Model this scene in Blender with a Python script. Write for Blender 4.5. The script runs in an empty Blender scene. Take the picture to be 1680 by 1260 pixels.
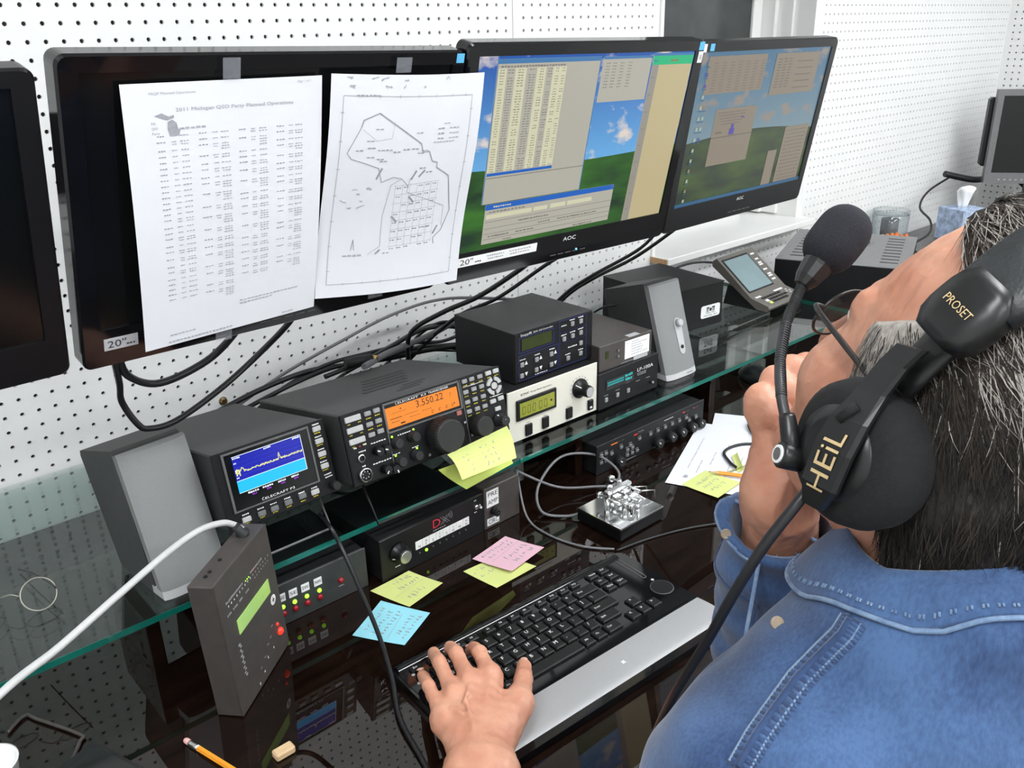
import bpy, bmesh, math, random
import numpy as np
from mathutils import Vector, Matrix

random.seed(11)
rng = np.random.default_rng(11)
scene = bpy.context.scene
COL = scene.collection
ZO = 1.555            # height of the survey origin on the pegboard above the floor
DESK, SHELF = 0.74, 0.835

# ------------------------------------------------------------------ camera
cam_d = bpy.data.cameras.new('camera'); cam = bpy.data.objects.new('camera', cam_d); COL.objects.link(cam)
cam_d.sensor_width = 36.0; cam_d.lens = 36.0 * 1428.33 / 1680.0; cam_d.clip_start = 0.02; cam_d.clip_end = 60
_r = Matrix.Rotation(-.7222, 3, 'Z') @ Matrix.Rotation(1.1858, 3, 'X') @ Matrix.Rotation(-.0242, 3, 'Z')
_m = _r.to_4x4(); _m.translation = Vector((-.3625, -1.4985, -.0514 + ZO)); cam.matrix_world = _m
scene.camera = cam

# ------------------------------------------------------------------ world, lights, exposure
world = bpy.data.worlds.new('world'); scene.world = world; world.use_nodes = True
world.node_tree.nodes['Background'].inputs[0].default_value = (0.85, 0.92, 1.0, 1)
world.node_tree.nodes['Background'].inputs[1].default_value = 0.5
vs = scene.view_settings
vs.view_transform = 'Standard'; vs.look = 'None'; vs.gamma = 1.0; vs.use_curve_mapping = False
vs.exposure = 0.13
LAMPS = []
def ceiling_light(x, y, sx, sy, watts):
    d = bpy.data.lights.new('ceiling_fluorescent_light', 'AREA'); d.shape = 'RECTANGLE'; d.size = sx; d.size_y = sy
    d.energy = watts; d.color = (0.95, 0.98, 1.0)
    o = bpy.data.objects.new('ceiling_fluorescent_light', d); COL.objects.link(o)
    o.location = (x, y, 2.505); LAMPS.append((x, y, sx, sy))
for _x, _y in ((-0.9, -1.5), (1.0, -1.5), (2.7, -1.5), (-0.9, -2.9), (1.0, -2.9), (2.7, -2.9)):
    ceiling_light(_x, _y, 1.2, 0.28, 26 if _x < 2 else 20)

# ------------------------------------------------------------------ materials
MATS = {}
def mat(name, col, rough=.5, metal=0., spec=.5, noise=0., nscale=40., bump=0., bscale=400., emit=None, estr=1., coat=0., alpha=1., aniso=None, sub=0.):
    if name in MATS: return MATS[name]
    m = bpy.data.materials.new(name); m.use_nodes = True; nt = m.node_tree; b = nt.nodes['Principled BSDF']
    c = (*col, 1)
    b.inputs['Base Color'].default_value = c; b.inputs['Roughness'].default_value = rough
    b.inputs['Metallic'].default_value = metal; b.inputs['Specular IOR Level'].default_value = spec
    b.inputs['Coat Weight'].default_value = coat; b.inputs['Alpha'].default_value = alpha
    tc = nt.nodes.new('ShaderNodeTexCoord')
    if sub:
        b.inputs['Subsurface Weight'].default_value = sub; b.inputs['Subsurface Radius'].default_value = (.9, .35, .2)
        b.inputs['Subsurface Scale'].default_value = .006
    if noise:
        n = nt.nodes.new('ShaderNodeTexNoise'); n.inputs['Scale'].default_value = nscale; n.inputs['Detail'].default_value = 4
        mp = nt.nodes.new('ShaderNodeMapping'); nt.links.new(tc.outputs['Object'], mp.inputs[0])
        if aniso: mp.inputs['Scale'].default_value = aniso
        nt.links.new(mp.outputs[0], n.inputs['Vector'])
        r = nt.nodes.new('ShaderNodeValToRGB')
        r.color_ramp.elements[0].position = .3; r.color_ramp.elements[1].position = .7
        r.color_ramp.elements[0].color = (*[max(0, k * (1 - noise)) for k in col], 1)
        r.color_ramp.elements[1].color = (*[min(1, k * (1 + noise)) for k in col], 1)
        nt.links.new(n.outputs['Fac'], r.inputs[0]); nt.links.new(r.outputs[0], b.inputs['Base Color'])
    if bump:
        n2 = nt.nodes.new('ShaderNodeTexNoise'); n2.inputs['Scale'].default_value = bscale; n2.inputs['Detail'].default_value = 2
        nt.links.new(tc.outputs['Object'], n2.inputs['Vector'])
        bp = nt.nodes.new('ShaderNodeBump'); bp.inputs['Strength'].default_value = bump; bp.inputs['Distance'].default_value = .001
        nt.links.new(n2.outputs['Fac'], bp.inputs['Height']); nt.links.new(bp.outputs[0], b.inputs['Normal'])
    if emit:
        b.inputs['Emission Color'].default_value = (*emit, 1); b.inputs['Emission Strength'].default_value = estr
    MATS[name] = m
    return m

def srgb(r, g, b):
    f = lambda v: (v / 255 / 12.92) if v / 255 <= .04045 else ((v / 255 + .055) / 1.055) ** 2.4
    return (f(r), f(g), f(b))

mat('pegboard_white', (.91, .91, .905), .45, noise=.02, nscale=3)
mat('peg_backing', (.30, .27, .24), .9, noise=.15, nscale=8)
mat('white_paint', (.88, .88, .865), .4, noise=.02, nscale=5)
mat('ceiling_white', (.85, .85, .83), .8, noise=.02, nscale=4)
mat('floor_grey', (.10, .095, .09), .7, noise=.2, nscale=12)
mat('raw_wood', (.55, .33, .17), .7, noise=.25, nscale=30, aniso=(1, 8, 1))
mat('gloss_black', (.004, .004, .005), .06, noise=.1, nscale=5)
mat('screen_black', (.003, .0035, .0035), .16, noise=.1, nscale=5)
mat('satin_black', (.005, .005, .006), .32, spec=.4, noise=.1, nscale=20)
mat('matte_black', (.0055, .0055, .006), .55, spec=.35, noise=.15, nscale=30, bump=.15, bscale=900)
mat('rubber_black', (.012, .012, .013), .6, noise=.1, nscale=60)
mat('cable_black', (.010, .010, .012), .4, noise=.1, nscale=80)
mat('cable_grey', (.16, .16, .17), .5, noise=.1, nscale=60)
mat('cable_light', (.50, .50, .50), .45, noise=.05, nscale=60)
mat('charcoal_case', (.032, .034, .034), .55, noise=.12, nscale=60, bump=.25, bscale=1800)
mat('dark_case', (.009, .009, .010), .5, spec=.4, noise=.12, nscale=60, bump=.25, bscale=1800)
mat('brown_case', (.055, .047, .044), .5, noise=.12, nscale=50, bump=.2, bscale=1500)
mat('panel_dark', (.007, .007, .008), .42, spec=.3, noise=.1, nscale=50)
mat('panel_bezel', (.10, .10, .10), .35, noise=.1, nscale=60)
mat('panel_cream', (.68, .66, .58), .4, noise=.02, nscale=30)
mat('button_grey', (.25, .25, .255), .45, noise=.06, nscale=200)
mat('button_white', (.42, .42, .42), .45, noise=.05, nscale=200)
mat('button_mid', (.13, .135, .14), .45, noise=.05, nscale=200)
mat('button_red', (.30, .10, .09), .45, noise=.05, nscale=200)
mat('print_white', (.75, .75, .75), .5, noise=.03, nscale=300)
mat('print_grey', (.35, .35, .36), .5, noise=.03, nscale=300)
mat('print_yellow', (.50, .42, .02), .5, noise=.05, nscale=300)
mat('print_black', (.02, .02, .025), .6, noise=.1, nscale=300)
mat('print_soft', (.30, .31, .34), .7, noise=.1, nscale=300)
mat('print_pencil', (.38, .38, .42), .7, noise=.1, nscale=300)
mat('print_blue', (.02, .03, .16), .5, noise=.1, nscale=100)
mat('print_red', (.55, .02, .04), .4, noise=.05, nscale=200)
mat('print_gold', (.62, .46, .24), .4, noise=.08, nscale=400)
mat('chrome', (.75, .76, .77), .12, metal=1, noise=.02, nscale=40)
mat('nickel', (.55, .55, .54), .25, metal=1, noise=.05, nscale=60)
mat('brushed_alu', (.40, .40, .41), .45, metal=.35, noise=.05, nscale=120, aniso=(1, 30, 1))
mat('silver_disc', (.62, .62, .63), .3, metal=1, noise=.05, nscale=120)
mat('brass', (.60, .40, .15), .35, metal=1, noise=.1, nscale=60)
mat('speaker_grey', (.20, .205, .207), .75, noise=.07, nscale=900, bump=.35, bscale=2600)
mat('speaker_trim', (.42, .42, .43), .4, noise=.03, nscale=60)
mat('speaker_body', (.040, .042, .042), .6, noise=.1, nscale=70, bump=.2, bscale=1500)
mat('paper_white', (.68, .69, .73), .8, noise=.015, nscale=12)
mat('label_white', (.80, .80, .80), .5, noise=.02, nscale=60)
mat('label_grey', (.42, .42, .44), .5, noise=.04, nscale=60)
mat('sticky_yellow', (.58, .63, .22), .75, noise=.03, nscale=20)
mat('sticky_green', (.52, .62, .13), .75, noise=.03, nscale=20)
mat('sticky_pink', (.68, .42, .50), .75, noise=.03, nscale=20)
mat('sticky_blue', (.26, .60, .70), .75, noise=.03, nscale=20)
mat('pencil_orange', (.80, .30, .02), .4, noise=.05, nscale=40)
mat('pencil_wood', (.60, .42, .24), .7, noise=.1, nscale=60)
mat('eraser_pink', (.70, .38, .36), .8, noise=.05, nscale=60)
mat('led_green', (.1, .5, .02), .3, noise=.02, emit=(.42, 1, .05), estr=1.6)
mat('led_red_lens', (.28, .005, .012), .25, noise=.1, nscale=40)
mat('led_red', (.4, .01, .01), .3, noise=.02, emit=(1, .05, .02), estr=.9)
mat('led_orange', (.5, .1, .01), .3, noise=.02, emit=(1, .25, .03), estr=.7)
mat('led_blue', (.1, .2, .6), .3, noise=.02, emit=(.1, .45, 1), estr=3)
mat('led_off', (.05, .05, .055), .3, noise=.05)
mat('sticker_blue', (.10, .42, .70), .4, noise=.05, nscale=60)
mat('tape_clear', (.45, .47, .52), .2, noise=.05, nscale=60, alpha=.2)
mat('sticky_tape_white', (.72, .72, .72), .5, noise=.02, nscale=60)
mat('tissue_box', (.42, .52, .70), .6, noise=.4, nscale=60)
mat('tissue', (.85, .85, .86), .9, noise=.02, nscale=20)
mat('orange_plastic', (.70, .17, .02), .35, noise=.1, nscale=60)
mat('tray_yellow', (.70, .66, .35), .5, noise=.06, nscale=40)
mat('grey_monitor', (.18, .18, .185), .45, noise=.06, nscale=60)
mat('display_case', (.115, .105, .092), .42, noise=.06, nscale=60)
mat('lcd_grey', (.20, .28, .30), .18, noise=.06, nscale=14)

def glass_mat(name, tint, f0=.05, rough=0.0):
    """clear sheet glass: tinted see-through plus a mirror share that grows towards grazing angles, alike from both sides"""
    m = bpy.data.materials.new(name); m.use_nodes = True; nt = m.node_tree; nt.nodes.clear()
    out = nt.nodes.new('ShaderNodeOutputMaterial'); mx = nt.nodes.new('ShaderNodeMixShader')
    tr = nt.nodes.new('ShaderNodeBsdfTransparent'); tr.inputs[0].default_value = (*tint, 1)
    gl = nt.nodes.new('ShaderNodeBsdfGlossy'); gl.inputs['Roughness'].default_value = rough
    g = nt.nodes.new('ShaderNodeNewGeometry'); dt = nt.nodes.new('ShaderNodeVectorMath'); dt.operation = 'DOT_PRODUCT'
    nt.links.new(g.outputs['Incoming'], dt.inputs[0]); nt.links.new(g.outputs['Normal'], dt.inputs[1])
    prev = dt.outputs['Value']
    for op, v in (('ABSOLUTE', None), ('SUBTRACT', 'rev'), ('POWER', 5.), ('MULTIPLY', 1 - f0), ('ADD', f0)):
        n = nt.nodes.new('ShaderNodeMath'); n.operation = op
        if v == 'rev': n.inputs[0].default_value = 1.; nt.links.new(prev, n.inputs[1])
        else:
            nt.links.new(prev, n.inputs[0])
            if v is not None: n.inputs[1].default_value = v
        prev = n.outputs[0]
    nt.links.new(prev, mx.inputs[0]); nt.links.new(tr.outputs[0], mx.inputs[1]); nt.links.new(gl.outputs[0], mx.inputs[2]); nt.links.new(mx.outputs[0], out.inputs[0])
    MATS[name] = m; return m
glass_mat('shelf_glass', (.86, .93, .91)); glass_mat('lens_glass', (.93, .95, .95)); glass_mat('jar_glass', (.80, .83, .84))
mat('glass_edge', (.004, .105, .08), .12, noise=.35, nscale=9, coat=.5)
mat('window_dark', (.045, .05, .05), .15, noise=.3, nscale=6)

# desk: dark espresso veneer under a clear polished coat
m = mat('desk_veneer', (.0075, .0036, .0024), .4, spec=0., noise=.5, nscale=6, aniso=(2, 14, 1), coat=1.0)
m.node_tree.nodes['Principled BSDF'].inputs['Coat Roughness'].default_value = .012

# ------------------------------------------------------------------ mesh helpers
class MB:
    def __init__(s): s.V = []; s.F = []; s.M = []; s.S = []; s.T = None
    def add(s, v, f, mi=0, sm=False):
        o = len(s.V)
        if s.T is not None: v = [tuple(s.T @ Vector(p)) for p in v]
        s.V.extend([tuple(p) for p in v])
        for q in f: s.F.append(tuple(i + o for i in q)); s.M.append(mi); s.S.append(sm)
        return s
    def box(s, x0, x1, y0, y1, z0, z1, ch=0., mi=0):
        if ch <= 0:
            v = [(x, y, z) for x in (x0, x1) for y in (y0, y1) for z in (z0, z1)]
            return s.add(v, [(0, 1, 3, 2), (4, 6, 7, 5), (0, 4, 5, 1), (2, 3, 7, 6), (0, 2, 6, 4), (1, 5, 7, 3)], mi)
        lo = (x0, y0, z0); hi = (x1, y1, z1); idx = {}; v = []
        for a in (0, 1):
            for b in (0, 1):
                for c in (0, 1):
                    sgn = (a, b, c)
                    for k in range(3):
                        p = []
                        for t in range(3):
                            e = hi[t] if sgn[t] else lo[t]
                            if t != k: e += -ch if sgn[t] else ch
                            p.append(e)
                        idx[(a, b, c, k)] = len(v); v.append(tuple(p))
        f = []
        def face(k, sg):
            o = [t for t in range(3) if t != k]; r = []
            for a, b in ((0, 0), (1, 0), (1, 1), (0, 1)):
                q = [0, 0, 0]; q[k] = sg; q[o[0]] = a; q[o[1]] = b; r.append(idx[(*q, k)])
            return r
        for k in range(3):
            for sg in (0, 1): f.append(face(k, sg))
        for k in range(3):                                   # edges along axis k
            o = [t for t in range(3) if t != k]
            for a in (0, 1):
                for b in (0, 1):
                    q0 = [0, 0, 0]; q1 = [0, 0, 0]; q0[o[0]] = q1[o[0]] = a; q0[o[1]] = q1[o[1]] = b; q1[k] = 1
                    f.append((idx[(*q0, o[0])], idx[(*q0, o[1])], idx[(*q1, o[1])], idx[(*q1, o[0])]))
        for a in (0, 1):
            for b in (0, 1):
                for c in (0, 1): f.append(tuple(idx[(a, b, c, k)] for k in range(3)))
        return s.add(v, f, mi)
    def ring_loft(s, rings, mi=0, sm=True, cap0=True, cap1=True, closed=True):
        n = len(rings[0]); v = [p for r in rings for p in r]; f = []
        for i in range(len(rings) - 1):
            for j in range(n if closed else n - 1):
                k = (j + 1) % n
                f.append((i * n + j, i * n + k, (i + 1) * n + k, (i + 1) * n + j))
        s.add(v, f, mi, sm)
        o = len(s.V) - len(v)
        if cap0: s.F.append(tuple(o + j for j in range(n))[::-1]); s.M.append(mi); s.S.append(False)
        if cap1: s.F.append(tuple(o + (len(rings) - 1) * n + j for j in range(n))); s.M.append(mi); s.S.append(False)
        return s
    def cyl(s, p0, p1, r0, r1=None, n=16, mi=0, sm=True, cap0=True, cap1=True):
        return s.rev([(p0, r0), (p1, r0 if r1 is None else r1)], n, mi, sm, cap0, cap1)
    def rev(s, st, n=16, mi=0, sm=True, cap0=True, cap1=True, flat=1., ref=None):
        """stations [(point, radius)] along a straight axis"""
        a = Vector(st[0][0]); b = Vector(st[-1][0]); d = (b - a).normalized()
        u = Vector(ref) if ref else (Vector((0, 0, 1)) if abs(d.z) < .9 else Vector((1, 0, 0)))
        x = d.cross(u).normalized(); y = d.cross(x)
        rings = [[tuple(Vector(p) + x * (r * math.cos(2 * math.pi * j / n)) + y * (r * flat * math.sin(2 * math.pi * j / n))) for j in range(n)] for p, r in st]
        return s.ring_loft(rings, mi, sm, cap0, cap1)
    def tube(s, pts, r, n=8, mi=0, smooth=6, flat=1.):
        P = [Vector(p) for p in pts]
        rr = r if isinstance(r, (list, tuple)) else [r] * len(P)
        if smooth and len(P) > 2:
            Q = []; R = []
            for i in range(len(P) - 1):
                p0 = P[max(i - 1, 0)]; p1 = P[i]; p2 = P[i + 1]; p3 = P[min(i + 2, len(P) - 1)]
                for k in range(smooth):
                    t = k / smooth
                    Q.append(.5 * ((2 * p1) + (p2 - p0) * t + (2 * p0 - 5 * p1 + 4 * p2 - p3) * t * t + (3 * p1 - p0 - 3 * p2 + p3) * t ** 3))
                    R.append(rr[i] * (1 - t) + rr[i + 1] * t)
            Q.append(P[-1]); R.append(rr[-1]); P = Q; rr = R
        rings = []; x = None
        for i, p in enumerate(P):
            d = (P[min(i + 1, len(P) - 1)] - P[max(i - 1, 0)])
            d = d.normalized() if d.length > 1e-9 else Vector((0, 0, 1))
            if x is None: x = d.orthogonal().normalized()
            else:
                x = x - d * x.dot(d); x = x.normalized() if x.length > 1e-6 else d.orthogonal().normalized()
            y = d.cross(x)
            rings.append([tuple(p + x * (rr[i] * math.cos(2 * math.pi * j / n)) + y * (rr[i] * flat * math.sin(2 * math.pi * j / n))) for j in range(n)])
        return s.ring_loft(rings, mi)
    def prism(s, poly, axis, a0, a1, mi=0):
        """poly of 2-D points extruded along axis ('x': poly=(y,z), 'y': (x,z), 'z': (x,y))"""
        g = {'x': lambda p, a: (a, p[0], p[1]), 'y': lambda p, a: (p[0], a, p[1]), 'z': lambda p, a: (p[0], p[1], a)}[axis]
        n = len(poly); v = [g(p, a0) for p in poly] + [g(p, a1) for p in poly]
        f = [tuple(range(n)), tuple(range(2 * n - 1, n - 1, -1))] + [(i, i + n, (i + 1) % n + n, (i + 1) % n) for i in range(n)]
        return s.add(v, f, mi)
    def sphere(s, c, r, n=12, m=8, mi=0):
        r = r if isinstance(r, (tuple, list)) else (r, r, r)
        v = []; f = []
        for i in range(m + 1):
            th = math.pi * i / m
            for j in range(n):
                ph = 2 * math.pi * j / n
                v.append((c[0] + r[0] * math.sin(th) * math.cos(ph), c[1] + r[1] * math.sin(th) * math.sin(ph), c[2] + r[2] * math.cos(th)))
        for i in range(m):
            for j in range(n): f.append((i * n + j, (i + 1) * n + j, (i + 1) * n + (j + 1) % n, i * n + (j + 1) % n))
        return s.add(v, f, mi, True)
    def quad(s, a, b, c, d, mi=0): return s.add([a, b, c, d], [(0, 1, 2, 3)], mi)
    def text(s, txt, o, ex, ey, size, mi=0, width=None, align='L', stretch=1.):
        """flat lettering: baseline origin o, unit vectors ex (reading) and ey (up); width fits the line"""
        V, F, w = text_geo(txt)
        k = size; kx = (width / w) if width else k * stretch
        o = Vector(o); ex = Vector(ex); ey = Vector(ey)
        sh = {'L': 0, 'C': -.5, 'R': -1}[align] * w * kx
        return s.add([tuple(o + ex * (p[0] * kx + sh) + ey * (p[1] * k)) for p in V], F, mi)

_TX = {}
def text_geo(txt):
    if txt in _TX: return _TX[txt]
    cu = bpy.data.curves.new('t', 'FONT'); cu.body = txt; cu.size = 1.4; cu.resolution_u = 2; cu.fill_mode = 'FRONT'
    ob = bpy.data.objects.new('t', cu); COL.objects.link(ob)
    dg = bpy.context.evaluated_depsgraph_get(); me = ob.evaluated_get(dg).to_mesh()
    V = [(v.co.x, v.co.y) for v in me.vertices]; F = [tuple(p.vertices) for p in me.polygons]
    ob.evaluated_get(dg).to_mesh_clear(); bpy.data.objects.remove(ob); bpy.data.curves.remove(cu)
    w = max([p[0] for p in V] or [1])
    _TX[txt] = (V, F, w); return _TX[txt]

def build(name, mb, mats, parent=None, shade=True, recalc=True):
    me = bpy.data.meshes.new(name); me.from_pydata(mb.V, [], mb.F)
    mats = mats if isinstance(mats, (list, tuple)) else [mats]
    for k in mats: me.materials.append(MATS[k])
    me.polygons.foreach_set('material_index', mb.M); me.polygons.foreach_set('use_smooth', mb.S)
    if recalc:
        bm = bmesh.new(); bm.from_mesh(me); bmesh.ops.recalc_face_normals(bm, faces=bm.faces); bm.to_mesh(me); bm.free()
    me.update()
    o = bpy.data.objects.new(name, me); COL.objects.link(o); o.parent = parent
    return o
def npmesh(name, V, F, mats, parent=None, smooth=True):
    me = bpy.data.meshes.new(name); V = np.asarray(V, np.float32); F = np.asarray(F, np.int32)
    me.vertices.add(len(V)); me.vertices.foreach_set('co', V.ravel())
    n = F.shape[1]; me.loops.add(F.size); me.loops.foreach_set('vertex_index', F.ravel())
    me.polygons.add(len(F)); me.polygons.foreach_set('loop_start', np.arange(0, F.size, n, dtype=np.int32)); me.polygons.foreach_set('loop_total', np.full(len(F), n, np.int32))
    me.polygons.foreach_set('use_smooth', np.full(len(F), smooth))
    for k in (mats if isinstance(mats, (list, tuple)) else [mats]): me.materials.append(MATS[k])
    me.update(calc_edges=True); me.validate()
    o = bpy.data.objects.new(name, me); COL.objects.link(o); o.parent = parent
    return o
def share(name, src, parent, loc=None, rot=None):
    o = bpy.data.objects.new(name, src.data); COL.objects.link(o); o.parent = parent
    if loc is not None: o.location = loc
    if rot is not None: o.rotation_euler = rot
    return o
def tag(o, label=None, cat=None, group=None, kind=None):
    if label: o['label'] = label
    if cat: o['category'] = cat
    if group: o['group'] = group
    if kind: o['kind'] = kind
    return o
def thing(name, label, cat, loc=(0, 0, 0), rot=(0, 0, 0), group=None):
    o = bpy.data.objects.new(name, None); COL.objects.link(o); o.empty_display_size = .03
    o.location = loc; o.rotation_euler = rot
    return tag(o, label, cat, group)
def struct(name, mb, mats, parent=None): return tag(build(name, mb, mats, parent), kind='structure' if parent is None else None)
EX, EZ = (1, 0, 0), (0, 0, 1)

# ------------------------------------------------------------------ room shell
XR, XL, YF, ZC = 3.68, -2.3, -3.4, 2.52
struct('floor', MB().box(XL, XR, YF, .3, -.05, 0), 'floor_grey')
struct('ceiling', MB().box(XL, XR, YF, .3, ZC, ZC + .05), 'ceiling_white')
struct('wall_left', MB().box(XL - .05, XL, YF, .3, 0, ZC), 'white_paint')
struct('wall_front', MB().box(XL, XR, YF - .05, YF, 0, ZC), 'white_paint')
for (x, y, sx, sy) in LAMPS:
    t = thing('ceiling_light', 'long white fluorescent troffer set in the ceiling', 'ceiling light', (x, y, ZC), group='fluorescent ceiling lights')
    fr = MB()
    for a, b, c, d in ((-sx / 2 - .03, sx / 2 + .03, -sy / 2 - .03, -sy / 2), (-sx / 2 - .03, sx / 2 + .03, sy / 2, sy / 2 + .03), (-sx / 2 - .03, -sx / 2, -sy / 2, sy / 2), (sx / 2, sx / 2 + .03, -sy / 2, sy / 2)):
        fr.box(a, b, c, d, -.03, 0)
    build('frame', fr, 'white_paint', t)
    MATS.get('troffer_tube') or mat('troffer_tube', (.9, .9, .9), .5, noise=.01, emit=(.95, .98, 1), estr=3)
    for yy in (-sy / 4, sy / 4):
        build('fluorescent_tube', MB().cyl((-sx / 2 + .01, yy, -.004), (sx / 2 - .01, yy, -.004), .012, n=10), 'troffer_tube', t)

def pegboard(name, u0, u1, z0, z1, tf, pitch=.0254, rad=.0034, depth=.005, seg=10):
    """sheet with a real hole in every 1 inch cell; u along the sheet"""
    i0, i1 = math.ceil(u0 / pitch + .5 - 1e-6), math.floor(u1 / pitch - .5 + 1e-6)
    zr0, zr1 = math.ceil((z0 - ZO) / pitch + .5 - 1e-6), math.floor((z1 - ZO) / pitch - .5 + 1e-6)
    ii, kk = np.meshgrid(np.arange(i0, i1 + 1), np.arange(zr0, zr1 + 1), indexing='ij')
    cu = ii.ravel() * pitch; cz = kk.ravel() * pitch + ZO; N = len(cu)
    an = 2 * np.pi * (np.arange(seg)) / seg
    h = pitch / 2
    q = np.stack([np.cos(an), np.sin(an)], 1); sq = q / np.abs(q).max(1, keepdims=True) * h
    # four true corners inserted so the square cell stays square
    ring_out = []; map_in = []
    seq = []
    for a, j in zip(an, range(seg)): seq.append((a, j, sq[j]))
    for c, a in (((h, h), np.pi / 4), ((-h, h), 3 * np.pi / 4), ((-h, -h), 5 * np.pi / 4), ((h, -h), 7 * np.pi / 4)): seq.append((a, None, np.array(c)))
    seq.sort(key=lambda t: t[0])
    out = np.array([t[2] for t in seq]); m = len(out)
    near = []; last = 0
    for t in seq:
        if t[1] is not None: last = t[1]
        near.append(last)
    loc = np.concatenate([np.c_[out, np.zeros(m)], np.c_[q * rad, np.zeros(seg)], np.c_[q * rad, np.full(seg, depth)]])
    nv = len(loc)
    tri = []
    for a in range(m):
        b = (a + 1) % m
        if near[a] == near[b]: tri.append((a, b, m + near[a]))
        else: tri += [(a, b, m + near[b]), (a, m + near[b], m + near[a])]
    for j in range(seg):
        k = (j + 1) % seg
        tri += [(m + j, m + k, m + seg + k), (m + j, m + seg + k, m + seg + j)]
    tri = np.array(tri)
    P = loc[None] + np.stack([cu, cz, np.zeros(N)], 1)[:, None, :]
    P = P.reshape(-1, 3); F = (tri[None] + (np.arange(N) * nv)[:, None, None]).reshape(-1, 3)
    # plain margins out to the sheet's edges
    a0, a1, b0, b1 = (i0 - .5) * pitch, (i1 + .5) * pitch, (zr0 - .5) * pitch + ZO, (zr1 + .5) * pitch + ZO
    ex = []
    for r in ((u0, a0, z0, z1), (a1, u1, z0, z1), (a0, a1, z0, b0), (a0, a1, b1, z1)):
        if r[1] - r[0] > 1e-4 and r[3] - r[2] > 1e-4: ex.append(r)
    for r in ex:
        o = len(P); P = np.concatenate([P, [(r[0], r[2], 0), (r[1], r[2], 0), (r[1], r[3], 0), (r[0], r[3], 0)]]); F = np.concatenate([F, [(o, o + 1, o + 2), (o, o + 2, o + 3)]])
    W = np.array([tf(u, z, d) for u, z, d in P]) if False else tf(P)
    o = npmesh(name, W, F, 'pegboard_white', smooth=False)
    return tag(o, kind='structure')
back_tf = lambda P: np.stack([P[:, 0], P[:, 2], P[:, 1]], 1)
WX0, WX1, WZ0, WZ1 = 1.486, 2.19, .93, 2.1
pegboard('wall_back', XL, .9838, .05, 2.5, back_tf)
pegboard('wall_back', .9850, WX0 - .012, .05, 2.5, back_tf)
pegboard('wall_back', WX0 - .010, WX1 + .03, .05, .905, back_tf)
pegboard('wall_back', WX1 + .034, XR, .05, 2.5, back_tf)
pegboard('wall_right', -1.6, 0, .05, 2.5, lambda P: np.stack([XR + P[:, 2], P[:, 0], P[:, 1]], 1))
struct('wall_right', MB().box(XR + .0, XR + .05, YF, -1.6, 0, ZC), 'white_paint')
bk = MB(); bk.box(XL, WX0 - .012, .014, .3, 0, ZC); bk.box(WX0 - .012, WX1 + .034, .024, .3, 0, .90); bk.box(WX1 + .034, XR + .05, .024, .3, 0, ZC); bk.box(WX0 - .012, WX1 + .034, .024, .3, WZ1 + .03, ZC)
struct('wall_back_core', bk, 'peg_backing')
struct('wall_right_core', MB().box(XR + .024, XR + .1, -1.6, .024, 0, ZC), 'peg_backing')
# window: deep white reveal, dark pane, sill board
w = tag(bpy.data.objects.new('window_1', None), kind='structure'); COL.objects.link(w)
w['label'] = 'dark window with a deep white reveal above the desk'
fr = MB(); fr.box(WX0 - .012, WX0, -.006, .2, WZ0 - .02, WZ1); fr.box(WX0, WX1, -.006, .2, WZ1, WZ1 + .03)
build('left_jamb', fr, 'white_paint', w)
fr = MB(); fr.box(WX1, WX1 + .034, -.008, .2, WZ0 - .02, WZ1 + .03); fr.box(WX1 - .012, WX1, .06, .2, WZ0, WZ1, .002); fr.box(WX1 - .03, WX1 - .012, .11, .2, WZ0, WZ1, .002)
build('right_jamb', fr, 'white_paint', w)
fr = MB()
fr.box(WX1 - .075, WX1 - .03, .155, .185, WZ0, WZ1, .003); fr.box(WX0, WX0 + .03, .155, .185, WZ0, WZ1, .003); fr.box(WX0, WX1 - .03, .155, .185, WZ0, WZ0 + .05, .003); fr.box(WX0, WX1 - .03, .155, .185, WZ1 - .05, WZ1, .003)
build('sash', fr, 'white_paint', w)
build('pane', MB().box(WX0 + .03, WX1 - .075, .165, .172, WZ0 + .05, WZ1 - .05), 'window_dark', w)
build('sash_latch', MB().box(WX1 - .105, WX1 - .08, .125, .164, 1.585, 1.66, .004), 'grey_monitor', w)
sl = MB(); sl.box(WX0 - .012, WX1 + .03, -.062, .2, .905, .925, .002)
build('sill_board', sl, 'white_paint', w)
build('sill_end_grain', MB().box(WX0 - .0135, WX0 - .012, -.060, -.001, .907, .923), 'raw_wood', w)
build('sill_apron', MB().box(WX0 - .002, WX1 + .02, -.014, -.001, .885, .905), 'white_paint', w)

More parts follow.
